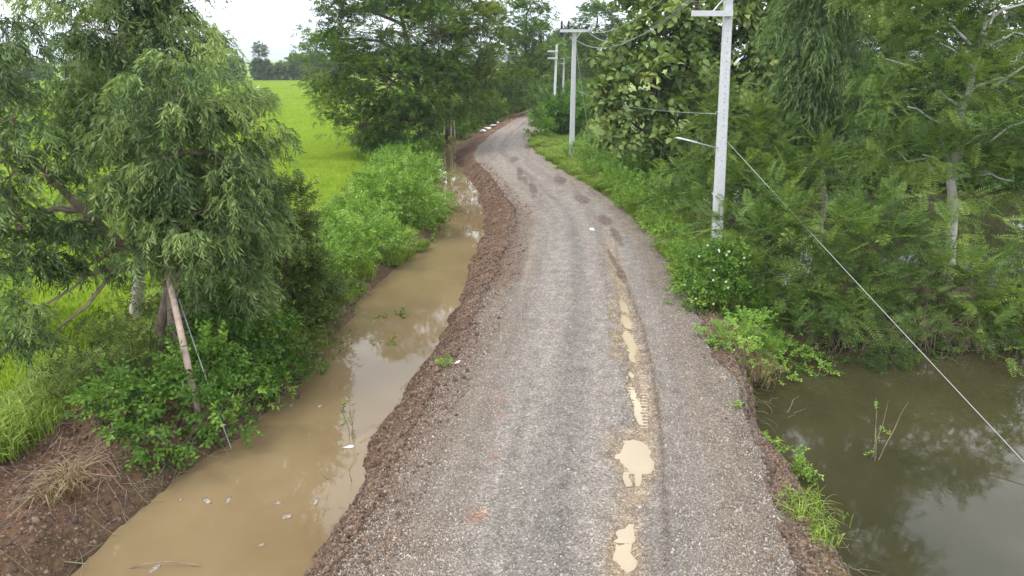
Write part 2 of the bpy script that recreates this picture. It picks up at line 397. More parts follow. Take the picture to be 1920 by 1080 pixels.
ry = np.array([-60, -30, -12, -4, 1, 4, 5] + graded(6, 22, .03, 1.0005, .04) + graded(22.05, 60, .06, 1.01, .4) + graded(60.5, 260, .6, 1.02, 3))
ru = np.unique(np.concatenate([np.linspace(-.02, .62, 84), np.linspace(.62, .80, 56), np.linspace(.80, 1.02, 30)]))
U, YY = np.meshgrid(ru, ry); u, y = U.ravel(), YY.ravel()
rl, rr = RL(y), RR(y); x = rl + u * (rr - rl); z = road_h(x, y, u)
z = z - .10 * sstep(.015, -.02, u) - .12 * sstep(.985, 1.02, u)
grey = np.array([.190, .174, .158]); brn = np.array([.168, .137, .106]); pale = np.array([.245, .218, .188]); wet = np.array([.11, .085, .066]); sand = np.array([.34, .26, .17]); red = np.array([.30, .15, .095])
c = np.zeros((len(x), 3)); c[:] = grey
def mixin(mask, col):
    global c; c = c * (1 - mask[:, None]) + col * mask[:, None]
n = fbm(x, y, 1.6, 14); n2 = fbm(x, y, .5, 15); ns = fbm(x * 3, y * .35, 1.0, 16)
mixin(sstep(.30, .12, u + .07 * n + .03 * n2), brn); mixin(.85 * sstep(.17, .03, u + .12 * n + .07 * n2), np.array([.125, .082, .055])); mixin(sstep(.06, .0, u + .04 * n2), np.array([.115, .07, .045]))
mixin(sstep(.78, .88, u + .05 * n), brn * .95); mixin(sstep(.90, .985, u + .06 * n + .03 * n2), brn * .68)
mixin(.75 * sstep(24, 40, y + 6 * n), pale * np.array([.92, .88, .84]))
mixin(.6 * np.exp(-((u - .33 - .03 * n) / .07) ** 2), pale); mixin(.5 * np.exp(-((u - .56 - .02 * n) / .05) ** 2), pale * .95)
mixin(.5 * np.exp(-((u - .45 + .02 * ns) / .05) ** 2) * (.5 + .5 * sstep(-.2, .3, n)), grey * .62)
mixin(.5 * sstep(.1, .6, ns) * sstep(20, 30, y), brn * .7); st_ = fbm(x * 4 - RL0(y) * 4, y * .12, 1.0, 18); mixin(.35 * sstep(.05, .5, st_), pale); mixin(.4 * sstep(-.05, -.5, st_), grey * .6)
rm = np.exp(-((x - RUT(y)) / .3) ** 2) * sstep(29, 22, y); mixin(.75 * rm * sstep(-.4, .2, n2 + .3), sand * .8)
for (a, b, ra, rb) in [(975, 328, 7, 12), (1000, 357, 8, 14), (985, 340, 5, 8), (1132, 416, 16, 10), (1092, 375, 14, 9), (1155, 445, 9, 16), (1050, 340, 12, 10), (965, 300, 10, 5), (990, 275, 8, 6), (1150, 490, 6, 20), (935, 445, 9, 12), (1165, 520, 8, 14)]:
    q = P(a, b); q2 = P(a, b - rb); q3 = P(a + ra, b); mixin(.8 * sstep(1.4, .3, ((x - q[0]) / (q3[0] - q[0])) ** 2 + ((y - q[1]) / (q2[1] - q[1])) ** 2 + .9 * n2), np.array([.10, .068, .046]))
for (a, b, ra, rb) in PUD:
    q = P(a, b); q2 = P(a, b - rb); q3 = P(a + ra, b); qq = ((x - q[0]) / (q3[0] - q[0])) ** 2 + ((y - q[1]) / (q2[1] - q[1])) ** 2
    mixin(.7 * sstep(3.2, 1.0, qq + .9 * n2), sand * .72)
em = np.exp(-((x - EDG(y) - .0) / .06) ** 2) * sstep(27, 20, y); mixin(.75 * em, wet)
for (a, b, ra) in [(928, 858, 10), (893, 972, 22), (935, 745, 9), (938, 785, 8), (935, 760, 10), (880, 975, 10)]:
    q = P(a, b); r_ = P(a + ra, b)[0] - q[0]; mixin(.6 * np.exp(-(((x - q[0]) / r_) ** 2 + ((y - q[1]) / r_ / 1.1) ** 2) ** 2), red)
i = np.arange(len(ru) * len(ry)).reshape(len(ry), len(ru))
Q = np.stack([i[:-1, :-1].ravel(), i[:-1, 1:].ravel(), i[1:, 1:].ravel(), i[1:, :-1].ravel()], 1)
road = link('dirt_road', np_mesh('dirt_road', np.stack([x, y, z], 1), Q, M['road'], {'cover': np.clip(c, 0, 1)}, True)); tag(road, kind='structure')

# ------------------------------------------------------------------ water sheets
def strip(name, ys, fl, fr, z, mat):
    ys = np.asarray(ys); a = np.stack([fl(ys), ys, 0 * ys + z], 1); b = np.stack([fr(ys), ys, 0 * ys + z], 1)
    V = np.concatenate([a, b]); k = len(ys); i = np.arange(k - 1)
    o = link(name, np_mesh(name, V, np.stack([i, i + k, i + k + 1, i + 1], 1), mat, None, True)); return tag(o, kind='structure')
strip('ditch_water', np.linspace(2, 112, 120), lambda y: W1(y) - .45, lambda y: W2(y) + .35, ZD, M['ditch'])
strip('pond_water', np.linspace(2, YB3 + 1, 60), lambda y: np.where(y < YB + 1.5, PE(y) - .7, np.maximum(PE(YB), RR(y) + 2.6)), lambda y: 60 + 0 * y, ZP, M['pond'])
def puddle(px0, py0, px1, py1, z):
    a, b = P(px0, py1), P(px1, py0)
    v = [(a[0], a[1], z), (b[0] if False else P(px1, py1)[0], a[1], z), (P(px1, py0)[0], b[1], z), (P(px0, py0)[0], b[1], z)]
    tag(MB().add(v, [(0, 1, 2, 3)]).build('puddle', M['puddle']), kind='structure')
PZ = .022
for q in [(1140, 815, 1228, 915), (1138, 985, 1205, 1095), (1134, 555, 1200, 690), (1166, 695, 1215, 805)]: puddle(*q, PZ)

# ------------------------------------------------------------------ foliage kit
def leaf(base, d, wd, l, w, fold=.12):
    b = np.array(base, float); d = np.array(d, float); d /= np.linalg.norm(d); wd = np.array(wd, float); wd -= d * wd.dot(d); wd /= np.linalg.norm(wd) + 1e-9
    nrm = np.cross(d, wd)
    return [b, b + d * l * .42 + wd * w * .5 + nrm * w * fold, b + d * l - nrm * l * .08, b + d * l * .42 - wd * w * .5 + nrm * w * fold]
class T:
    """a twig template: leaves as quads, x = growth direction, z = up"""
    def __init__(s): s.v = []; s.q = []; s.r = []
    def add(s, quad, r):
        n = len(s.v); s.v += list(quad); s.q.append((n, n + 1, n + 2, n + 3)); s.r += [r] * 4
    def done(s): return np.array(s.v), np.array(s.q), np.array(s.r)
def t_hang(rg, L=.75, n=18, ll=.16, lw=.022, spread=.45):
    t = T(); side = 1
    for k in range(n):
        f = (k + .5) / n; p = np.array([.55 * L * math.sin(f * 1.7), 0, -L * f * f * .75 + .12 * L * math.sin(f * 3)])
        d = np.array([.45 + rg.normal(0, spread), rg.normal(0, spread), -.85])
        wd = rg.normal(0, 1, 3); l = ll * rg.uniform(.65, 1.25)
        t.add(leaf(p, d, wd, l, lw * rg.uniform(.8, 1.2)), rg.normal(0, .13))
    p0 = np.zeros(3)
    t.add([p0, (.4 * L, .004, .05 * L), (.54 * L, 0, -.6 * L), (.4 * L, -.004, .0)], -.4)
    return t.done()
def t_frond(rg, L=.4, n=11, w=.09, lw=.03, droop=.35):
    t = T()
    t.add([(0, 0, 0), (.5 * L, .006, -droop * L * .25), (L, 0, -droop * L), (.5 * L, -.006, -droop * L * .25)], -.1)
    for k in range(n):
        f = .18 + .82 * (k + .5) / n; x = L * f; z = -droop * L * f * f
        ww = w * (math.sin(math.pi * min(1, f * .85 + .1)) * .7 + .3)
        for sgn in (-1, 1):
            t.add(leaf((x, 0, z), (.45, sgn, -.25 + rg.normal(0, .12)), (1, 0, rg.normal(0, .25)), ww * rg.uniform(.85, 1.15), lw, .05), rg.normal(0, .07))
    return t.done()
def t_broad(rg, L=.3, n=9, ll=.11, lw=.06, droop=.35):
    t = T(); t.add([(0, 0, 0), (.5 * L, .005, 0), (L, 0, 0), (.5 * L, -.005, 0)], -.3)
    for k in range(n):
        f = (k + .6) / n; a = k * 2.4 + rg.uniform(0, .6)
        d = np.array([.55, math.cos(a), .75 * math.sin(a) - droop]); wd = np.cross(d, (rg.normal(0, .3), rg.normal(0, .3), 1))
        t.add(leaf((L * f, 0, 0), d, wd, ll * rg.uniform(.7, 1.25), lw * rg.uniform(.8, 1.2)), rg.normal(0, .13))
    return t.done()
def t_teak(rg, ll=.42, lw=.26):
    t = T()
    for k in range(4):
        a = k * math.pi / 2 + rg.uniform(-.3, .3); d = np.array([.45, math.cos(a), math.sin(a) - .35]); d /= np.linalg.norm(d)
        wd = np.cross(d, (0.2, rg.normal(0, .2), 1)); wd /= np.linalg.norm(wd); nr = np.cross(d, wd); l = ll * rg.uniform(.75, 1.2); w = lw * rg.uniform(.85, 1.15)
        if nr[2] < 0: nr = -nr
        b = d * .04; r = rg.normal(0, .1); tip = b + d * l - nr * l * .22; m1 = b + d * l * .5
        for sg in (-1, 1):
            t.add([b, b + d * l * .28 + sg * wd * w * .5 + nr * .03, m1 + sg * wd * w * .52 + nr * .02, m1], r)
            t.add([m1, m1 + sg * wd * w * .52 + nr * .02, b + d * l * .82 + sg * wd * w * .28 - nr * l * .1, tip], r)
    return t.done()
def t_blade(rg, n=14, h=.5, w=.014, spread=.12, lean=.35):
    t = T()
    for k in range(n):
        a = rg.uniform(0, 6.28); b = np.array([rg.normal(0, spread), rg.normal(0, spread), 0]); hh = h * rg.uniform(.65, 1.15)
        o = np.array([math.cos(a), math.sin(a), 0]); s_ = np.array([-o[1], o[0], 0]) * w * .5; ln = lean * hh * rg.uniform(.2, 1)
        m = b + o * ln * .3 + np.array([0, 0, hh * .6]); e = b + o * ln + np.array([0, 0, hh * (1 - .3 * lean)]); r = rg.normal(0, .15)
        t.add([b - s_, b + s_, m + s_ * .9, m - s_ * .9], r - .12); t.add([m - s_ * .9, m + s_ * .9, e + s_ * .1, e - s_ * .1], r + .08)
    return t.done()
def basis(D, rg, roll=.4, upright=False):
    n = len(D); D = D / (np.linalg.norm(D, axis=1, keepdims=True) + 1e-9)
    if upright:                     # turn about z only (hanging or standing things)
        a = np.arctan2(D[:, 1], D[:, 0]); z = np.stack([rg.normal(0, roll * .3, n), rg.normal(0, roll * .3, n), np.ones(n)], 1)
        X_ = np.stack([np.cos(a), np.sin(a), 0 * a], 1)
    else:
        X_ = D; z = np.stack([rg.normal(0, roll, n), rg.normal(0, roll, n), np.ones(n)], 1)
    z = z - X_ * (z * X_).sum(1, keepdims=True); z /= np.linalg.norm(z, axis=1, keepdims=True) + 1e-9
    return np.stack([X_, np.cross(z, X_), z], 2)      # columns
class Leaves:
    def __init__(s): s.V = []; s.Q = []; s.r = []; s.n = 0
    def scatter(s, tmpl, pos, D, scl, var, rg, roll=.4, upright=False):
        pick = rg.integers(0, len(tmpl), len(pos)); B = basis(D, rg, roll, upright)
        for k, (tv, tq, tr) in enumerate(tmpl):
            m = pick == k; c = int(m.sum())
            if not c: continue
            v = np.einsum('nij,mj->nmi', B[m], tv) * scl[m][:, None, None] + pos[m][:, None, :]
            s.V.append(v.reshape(-1, 3)); s.Q.append((tq[None] + (s.n + np.arange(c) * len(tv))[:, None, None]).reshape(-1, 4))
            s.r.append((var[m][:, None] + tr[None]).ravel()); s.n += c * len(tv)
        return s
    def build(s, name, mat, parent=None):
        me = np_mesh(name, np.concatenate(s.V), np.concatenate(s.Q), mat, {'var': np.clip(np.concatenate(s.r), 0, 1)}, False)
        return link(name, me, parent)
def LB(px, py, rx, ry, Y, dens=1.0, dr=None):
    """a lobe of a crown: centre seen at (px, py) at distance Y, radii from its apparent size"""
    c = at(px, py, Y); k = np.linalg.norm(c - np.array([0, 0, CH])) / math.sqrt(F * F + (px - 960) ** 2 + (py - 540) ** 2)
    return (c, np.array([rx * k, (dr if dr else .5 * (rx + ry)) * k, ry * k]), dens)
def clumps(lobes, per_m2, rg, shell=(.72, 1.06), keep_in=.62, zmin=None):
    out = []; o2 = []
    for li, (c, r, dn) in enumerate(lobes):
        A = 4 * math.pi * ((r[0] * r[1]) ** 1.6 / 3 + (r[0] * r[2]) ** 1.6 / 3 + (r[1] * r[2]) ** 1.6 / 3) ** (1 / 1.6)
        k = max(3, int(A * per_m2 * dn)); d = rg.normal(0, 1, (k, 3)); d /= np.linalg.norm(d, axis=1, keepdims=True)
        rad = rg.uniform(*shell, (k, 1)); p = c + d * r * rad; ok = np.ones(k, bool)
        for lj, (c2, r2, _) in enumerate(lobes):
            if lj != li: ok &= (((p - c2) / r2) ** 2).sum(1) > keep_in ** 2
        if zmin is not None: ok &= p[:, 2] > zmin
        out.append(p[ok]); o2.append(d[ok] / r * r.mean())
    return np.concatenate(out), np.concatenate(o2)
def foliage(L, lobes, tmpl, rg, cl_m2, per_clump, cr, scl=(.8, 1.25), droop=-.15, flat=.6, spread=.65, upright=False, roll=.4, vmid=.45, vamp=.28, shell=(.72, 1.06), keep_in=.62, zmin=None, painted_top_light=.0):
    C, O = clumps(lobes, cl_m2, rg, shell, keep_in, zmin); n = len(C)
    cv = vmid + rg.normal(0, vamp, n); k = rg.poisson(per_clump, n); idx = np.repeat(np.arange(n), k); m = len(idx)
    off = rg.normal(0, 1, (m, 3)); off /= np.linalg.norm(off, axis=1, keepdims=True); off[:, 2] = np.where(off[:, 2] < -.25, -off[:, 2], off[:, 2])
    sz_ = rg.uniform(.6, 1.35, n)[idx][:, None]
    off = off * cr * 1.5 * sz_ * rg.uniform(.35, 1, (m, 1)) ** .6 * np.array([1, 1, flat]); pos = C[idx] + off
    D = O[idx] * .8 + off / cr * .45 + rg.normal(0, spread, (m, 3)) + np.array([0, 0, droop])
    var = cv[idx] + rg.normal(0, .10, m) + painted_top_light * off[:, 2] / cr  # upper leaves of each clump coloured lighter, imitating light from above
    if zmin is not None:
        ok = pos[:, 2] > zmin; pos, D, var, m = pos[ok], D[ok], var[ok], int(ok.sum())
    L.scatter(tmpl, pos, D, rg.uniform(*scl, m), var, rg, roll, upright)
    return C
def limbs(mb, root, targets, rg, r0, bend=.25, n=5, sides=6, rend=.012):
    for t in targets:
        root_ = np.array(root); t = np.array(t); ln = np.linalg.norm(t - root_)
        pts = []
        for i in range(n + 1):
            f = i / n; p = root_ * (1 - f) + t * f; p = p + np.array([0, 0, bend * ln * math.sin(math.pi * f) * .5])
            if 0 < i < n: p = p + rg.normal(0, .035 * ln, 3)
            pts.append(p)
        mb.tube(pts, [r0 * (1 - .85 * i / n) + rend for i in range(n + 1)], sides, cap=False)
def set_origin_z(p): return (float(p[0]), float(p[1]), float(H(p[0], p[1])))
TRI = {}
def tree(name, label, cat, base, trunk_pts, tr, bark, mat, lobes, tmpl, seed, kw, limb_r=.09, group=None, twigs=26):
    rg = np.random.default_rng(seed); g = set_origin_z(base)
    t = empty(name, g, label, cat, group)
    b0 = np.array([g[0], g[1], g[2] - .25]); mb = MB(); pts = [b0] + [np.array(p, float) for p in trunk_pts]
    dense = []
    for a, b in zip(pts[:-1], pts[1:]): dense += bez(a, b, 4, 0, .02 * np.linalg.norm(b - a), rg)[:-1]
    dense.append(pts[-1]); k = len(dense); mb.tube(dense, [tr * (1.25 if i == 0 else 1) * (1 - .7 * i / k) for i in range(k)], 10)
    mb.build('trunk', bark, t, True)
    L = Leaves(); C = foliage(L, lobes, tmpl, rg, **kw)
    lm = MB()
    dp = np.array(dense)
    for (c_, r_, _) in lobes:
        j = int(np.argmin(np.linalg.norm(dp - (c_ - np.array([0, 0, np.linalg.norm(dp - c_, axis=1).min() * .5])), axis=1))); j = max(k // 4, min(j, k - 1))
        limbs(lm, dp[j], [c_], rg, limb_r)
        cs_ = C[((C - c_) ** 2).sum(1) < (r_.max() * 1.2) ** 2]
        if len(cs_):
            sel = cs_[rg.integers(0, len(cs_), min(twigs, len(cs_)))]; limbs(lm, c_, sel, rg, limb_r * .2, .1, 3, 4, .005)
    lm.build('limbs', bark, t, True)['kind'] = 'stuff'
    L.build('crown', mat, t)
    TRI[name] = TRI.get(name, 0) + sum(len(q) for q in L.Q) * 2
    return t
RG = np.random.default_rng(11)
HANG = [t_hang(RG, .55, 19, .18, .032, .62) for _ in range(7)]
HANGF = [t_hang(RG, .9, 16, .24, .036, .3) for _ in range(5)]
FROND = [t_frond(RG, .85, 11, .20, .040, .32) for _ in range(5)]
FARP = [t_frond(RG, .62, 3, .24, .15, .45) for _ in range(5)]
PINN = [t_frond(RG, .62, 4, .22, .115, .4) for _ in range(5)]
BROAD = [t_broad(RG) for _ in range(6)]
BIGB = [t_broad(RG, .5, 8, .26, .15) for _ in range(5)]
SMALL = [t_broad(RG, .22, 10, .065, .036) for _ in range(6)]
TEAK = [t_teak(RG) for _ in range(6)]

# ------------------------------------------------------------------ left: eucalyptus by the ditch
b = P(345, 700, -.1)
top = at(330, -60, b[1] + .6)
euc_lobes = [LB(340, 190, 105, 90, 13.4), LB(300, 300, 100, 90, 13.2), LB(405, 290, 95, 100, 13.6), LB(370, 400, 120, 90, 13.2), LB(265, 400, 70, 80, 13.3),
             LB(430, 490, 95, 90, 13.8), LB(330, 470, 80, 60, 13.4, .7), LB(455, 400, 70, 80, 14.2), LB(490, 300, 45, 60, 14.3, .45), LB(485, 220, 32, 50, 14.4, .3), LB(430, 570, 60, 60, 14.4, .8)]
K_euc = dict(cl_m2=2.1, per_clump=17, cr=.26, scl=(.6, 1.05), upright=True, roll=.9, flat=1.1, vmid=.46, vamp=.28, painted_top_light=.05, shell=(.45, 1.1), keep_in=.45)
tree('eucalyptus_tree', 'pale green drooping eucalyptus with leaning trunk on the ditch bank', 'tree', b, [at(325, 560, b[1]), at(318, 400, b[1] + .1), at(335, 180, b[1] - .3)], .17, M['redbark'], M['euc'], euc_lobes, HANG, 21, K_euc, .06, twigs=8)
b2 = at(255, 560, 17.0)
lob = [LB(200, 60, 120, 100, 15.6), LB(310, 30, 80, 100, 15.8), LB(120, 150, 60, 110, 15.8, .8), LB(230, 170, 100, 90, 15.8), LB(330, 110, 60, 60, 16), LB(180, 270, 80, 80, 16, .8), LB(240, -90, 130, 90, 15.8),
       LB(200, 380, 60, 80, 16, .7), LB(230, 470, 50, 60, 16.3, .5)]
tree('eucalyptus_tree', 'tall dark green eucalyptus behind the pale drooping one, beside the paddy', 'tree', b2, [at(250, 430, 16.6), at(240, 200, 16.2), at(230, -50, 15.9)], .16, M['bark'], M['euc'], lob, HANG, 22, dict(K_euc, vmid=.44, cl_m2=1.8), .06, twigs=8)
# the broken limb tree at the left edge: arching bough with hanging curtains
b3 = P(300, 690, -.1)
lob = [LB(10, 90, 40, 90, 12.2, .9), LB(30, 220, 55, 70, 12.2), LB(20, 330, 45, 60, 12.2), LB(95, 330, 50, 50, 12.5, .7), LB(30, 430, 45, 60, 12.3, .8), LB(110, 440, 55, 45, 12.8, .7), LB(25, 510, 50, 30, 12.3, .8), LB(70, 580, 16, 60, 12.2, .5), LB(70, 650, 10, 30, 12.2, .5), LB(150, 520, 60, 30, 13, .5), LB(-60, 250, 70, 160, 12.3), LB(-70, 440, 60, 90, 12.3), LB(190, 480, 40, 45, 13.2, .5)]
bo = [at(312, 500, b3[1]), at(220, 450, b3[1] - .4), at(135, 375, b3[1] - .8), at(60, 300, b3[1] - 1.2), at(-40, 240, b3[1] - 1.5)]
tree('eucalyptus_tree', 'dark eucalyptus bough arching over the rice with hanging leaf curtains', 'tree', b3, bo, .12, M['redbark'], M['euc'], lob, HANG, 23, dict(K_euc, vmid=.26, cl_m2=1.6), .045, twigs=6)
# snapped leaning stem and grey stay rope
mb = MB(); pts = [at(378, 815, 11.75), at(362, 730, 11.95), at(345, 650, 12.2), at(325, 560, 12.6), at(310, 495, 13.0)]; pts[0][2] = H(pts[0][0], pts[0][1]) - .05
mb.tube(pts, [.05, .062, .065, .06, .05], 8)
M['stem'] = plain('pinkish_stem_bark', (.36, .27, .22), .85, .3, 7, bump=.4)
root = empty('snapped_stem', pts[0], 'pinkish snapped tree stem leaning out of the bank vines', 'stem'); mb.build('stem', M['stem'], root, True)
mb = MB(); mb.tube([pts[1] + np.array([.02, -.03, .25]), pts[1] + np.array([.07, -.05, 0]), pts[1] + np.array([.10, -.04, -.28])], [.02, .03, .004], 6).build('splinter', M['bark'], root)
e = P(432, 832, -.35); tag(MB().tube(bez(e - np.array([0, 0, .1]), at(335, 560, 12.8), 6, .06), .012, 6).build('stay_rope', M['steelgrey'], None, True), 'thin grey rope slanting from the bank up into the eucalyptus', 'rope')

# ------------------------------------------------------------------ bank shrubs, left
K_b = dict(cl_m2=6, per_clump=6, cr=.22, scl=(.7, 1.2), droop=.1, flat=.7, vmid=.42, vamp=.22, shell=(.6, 1.08), keep_in=.75)
def shrub(name, label, lobes, tmpl, mat, seed, kw, stems=6, group=None, cat='shrub', bark=None):
    rg = np.random.default_rng(seed); c0 = np.mean([l[0] for l in lobes], 0); g = set_origin_z(c0); t = empty(name, g, label, cat, group)
    L = Leaves(); kw = dict(kw); foliage(L, lobes, tmpl, rg, zmin=kw.pop('zmin', min(g[2], ZD if g[0] < 0 else ZP) + .02), **kw)
    mb = MB()
    for (c_, r_, _) in lobes:
        hz = float(H(c_[0], c_[1]))
        for k in range(stems):
            a = rg.uniform(0, 6.28); bs = np.array([c_[0] + rg.normal(0, .12), c_[1] + rg.normal(0, .12), hz - .15])
            mb.tube(bez(bs, c_ + r_ * .8 * np.array([math.cos(a), math.sin(a), rg.uniform(-.2, .8)]), 4, 0, .04, rg), [.022, .018, .014, .010, .005], 5, False)
    mb.build('stems', bark or M['darkbark'], t, True)['kind'] = 'stuff'; L.build('foliage', mat, t)
    TRI[name] = TRI.get(name, 0) + sum(len(q) for q in L.Q) * 2
    return t
def seat(l, zc=None):     # drop a lobe so that it stands on the ground
    c, r, d = l; c = c.copy(); c[2] = max(float(H(c[0], c[1])), ZP) + r[2] * .6 if zc is None else zc; return (c, r, d)
def GL(px, py, rx, rz, z=0.0, dens=1, dr=None):
    """a lobe standing on the ground, its foot seen at (px, py); rx, rz in metres"""
    p = P(px, py, z); p[2] = max(float(H(p[0], p[1])), ZP - .1) + rz * .75; return (p, np.array([rx, dr or rx, rz]), dens)
shrub('bank_shrub', 'dark leafy vine shrub at the foot of the leaning stem, over the water', [GL(330, 850, .8, .55, -.4), GL(420, 800, .7, .6, -.4), GL(250, 830, .6, .5, -.3), GL(380, 760, .7, .7, -.2), GL(460, 770, .45, .4, -.4)], BROAD, M['bush'], 31, K_b)
shrub('bank_shrub', 'olive vine tangle between the rice and the leaning stem', [GL(230, 760, .6, .9, -.2), GL(180, 740, .6, .7, -.2, .8), GL(270, 700, .6, 1.0, -.2, .8), GL(140, 780, .5, .5, -.2, .7), GL(330, 690, .6, .8, -.2)], SMALL, M['vine'], 32, dict(K_b, cl_m2=8, vmid=.5))
shrub('bank_shrub', 'dense green shrub under the eucalyptus beside the ditch', [GL(430, 700, .8, .9, -.2), GL(500, 690, .7, .7, -.3), GL(400, 640, .8, 1.0, -.1), GL(540, 730, .45, .35, -.45), GL(480, 740, .55, .5, -.4)], BROAD, M['bush'], 33, dict(K_b, vmid=.36))
shrub('bank_shrub', 'low olive vine mat spilling into the ditch below the vine-clad stump', [GL(560, 690, .7, .35, -.4), GL(600, 655, .6, .3, -.45), GL(530, 650, .7, .5, -.2), GL(480, 640, .6, .6, -.1)], SMALL, M['vine'], 34, dict(K_b, cl_m2=8))
shrub('vine_clad_stump', 'tall column of olive vines wrapped round a dead stump', [LB(545, 390, 30, 50, 16.8), LB(550, 470, 45, 70, 16.8), LB(540, 545, 60, 60, 16.6), LB(590, 560, 45, 45, 16.8), LB(510, 480, 45, 70, 17)], SMALL, M['vine'], 35, dict(K_b, cl_m2=13, per_clump=8, vmid=.34, cr=.16, scl=(.9, 1.5), shell=(.7, 1.06)), 5)
shrub('bank_shrub', 'brownish thorny vine mound at the water edge beside the stump', [GL(600, 600, .7, .6, -.3), GL(650, 570, .5, .35, -.4), GL(560, 610, .6, .6, -.2)], SMALL, M['vine'], 36, dict(K_b, cl_m2=8, vmid=.30))
shrub('creeper_mound', 'bright green creeper mound bulging over the ditch bend', [GL(780, 430, 1.3, 1.1, -.3), GL(720, 420, 1.2, 1.2, -.2), GL(750, 380, 1.2, 1.2, -.2), GL(790, 390, 1.1, 1.1, -.3), GL(740, 345, 1.2, 1.0, -.2)], BROAD, M['lush'], 37, dict(K_b, cl_m2=4.5, per_clump=6, cr=.3, scl=(.9, 1.4), vmid=.45))
shrub('creeper_mound', 'low light green creeper mound along the ditch before the bend', [GL(690, 495, 1.0, .7, -.3), GL(730, 480, .8, .6, -.4), GL(640, 500, 1.0, .8, -.2), GL(670, 450, 1.1, .9, -.2), GL(620, 465, .9, .7, -.1), GL(600, 530, .8, .7, -.2)], BROAD, M['lush'], 38, dict(K_b, cl_m2=4.5, cr=.28, scl=(.8, 1.2), vmid=.5))
shrub('creeper_mound', 'pale weedy mound between the rice and the ditch bend', [GL(660, 420, .8, .6, -.2), GL(690, 385, .9, .7, -.2), GL(720, 350, .9, .6, -.2), GL(755, 320, 1.0, .7, -.2), GL(800, 315, .9, .6, -.3)], SMALL, M['lush'], 39, dict(K_b, cl_m2=5, scl=(1, 1.5), vmid=.62))

# ------------------------------------------------------------------ big trees down the ditch
K_t = dict(cl_m2=.85, per_clump=27, cr=.62, scl=(.55, .95), droop=.12, flat=.62, vmid=.44, vamp=.22, shell=(.62, 1.08), keep_in=.6, painted_top_light=.10, spread=.5)
YT = P(822, 272, -.3)[1]
b = P(790, 290, -.3)
lob = [LB(720, 60, 100, 70, 50), LB(820, 70, 60, 70, 51), LB(640, 130, 70, 60, 49), LB(730, 160, 90, 60, 48), LB(650, 190, 60, 45, 48), LB(790, 170, 60, 55, 49), LB(680, 240, 55, 28, 47.5), LB(760, 230, 50, 40, 48), LB(610, 70, 40, 22, 50, .7), LB(730, -90, 80, 50, 52, .7), LB(690, -20, 90, 60, 51), LB(780, -30, 80, 60, 52), LB(830, 130, 40, 50, 50), LB(640, 20, 40, 40, 50, .7)]
tree('rain_tree', 'spreading dark green tree beside the rice at the ditch bend', 'tree', b, [at(795, 220, 51), at(770, 120, 51), at(750, 20, 51)], .35, M['darkbark'], M['rain'], lob, PINN, 41, K_t, .14)
lob = [LB(870, 40, 60, 50, 58), LB(900, 90, 40, 50, 57), LB(850, 110, 60, 60, 57), LB(880, 170, 50, 50, 57), LB(840, 190, 45, 40, 56), LB(880, 0, 50, 40, 59), LB(910, 140, 25, 40, 57), LB(840, 20, 40, 50, 58), LB(905, 50, 30, 30, 57)]
tree('rain_tree', 'yellowish green tree with bare stems rising from the ditch edge', 'tree', P(835, 262, -.4), [at(838, 220, 57), at(850, 120, 57.5), at(870, 30, 58)], .22, M['darkbark'], M['warm'], lob, PINN, 42, K_t, .1)
mb = MB(); st = empty('sapling_cluster', set_origin_z(P(848, 262, -.3)), 'thin pale bare stems rising at the ditch edge under the big trees', 'sapling')
for k, (px, dx) in enumerate([(822, -6), (833, 4), (846, 8), (854, -4), (815, 2)]):
    p0 = P(px, 268 - k, -.4); p1 = at(px + dx, 165, p0[1] + .5); p0[2] -= .2
    MB().tube(bez(p0, p1, 5, 0, .06, RG), [.07, .06, .055, .045, .04, .03], 6).build('stem', M['bark'], st, True)
lob = [LB(985, 40, 45, 45, 88), LB(1000, 100, 42, 45, 86), LB(960, 110, 35, 45, 86), LB(980, 160, 45, 35, 84), LB(1010, 150, 20, 32, 86), LB(960, 60, 25, 25, 87), LB(1000, 5, 30, 25, 88), LB(945, 150, 20, 30, 84)]
K_f = dict(K_t, cl_m2=.42, per_clump=20, cr=.9, scl=(.95, 1.5))
tree('roadside_tree', 'tall light green tree on the ditch side of the far bend', 'tree', P(1010, 192, 0) + np.array([-3, 4, 0]), [at(990, 150, 88), at(985, 80, 88), at(990, 20, 88)], .3, M['darkbark'], M['rain'], lob, FARP, 43, dict(K_f, vmid=.55), .12)
lob = [LB(1120, 50, 45, 40, 105), LB(1130, 110, 45, 50, 104), LB(1095, 120, 28, 40, 112), LB(1060, 130, 30, 30, 121), LB(1100, 80, 25, 25, 105), LB(1120, 10, 20, 15, 105, .6), LB(1098, 160, 30, 25, 112), LB(1040, 160, 22, 22, 124), LB(1130, 165, 35, 30, 103)]
tree('roadside_tree', 'dark rounded tree closing the road behind the row of poles', 'tree', at(1105, 195, 108), [at(1105, 160, 107), at(1112, 100, 106), at(1118, 50, 105)], .3, M['darkbark'], M['rain'], lob, FARP, 44, dict(K_f, vmid=.42), .12)
lob = [LB(1040, 110, 35, 30, 150), LB(1065, 100, 30, 35, 150), LB(1020, 125, 30, 30, 150), LB(1045, 145, 35, 25, 148), LB(1000, 130, 30, 30, 150), LB(1085, 115, 30, 40, 150), LB(1015, 160, 30, 18, 148)]
tree('roadside_tree', 'distant green tree straight beyond the end of the road', 'tree', at(1045, 178, 152), [at(1045, 150, 152), at(1045, 110, 151)], .3, M['darkbark'], M['rain'], lob, FARP, 45, dict(K_f, cl_m2=.35, cr=1.2, scl=(1.6, 2.6)), .12)
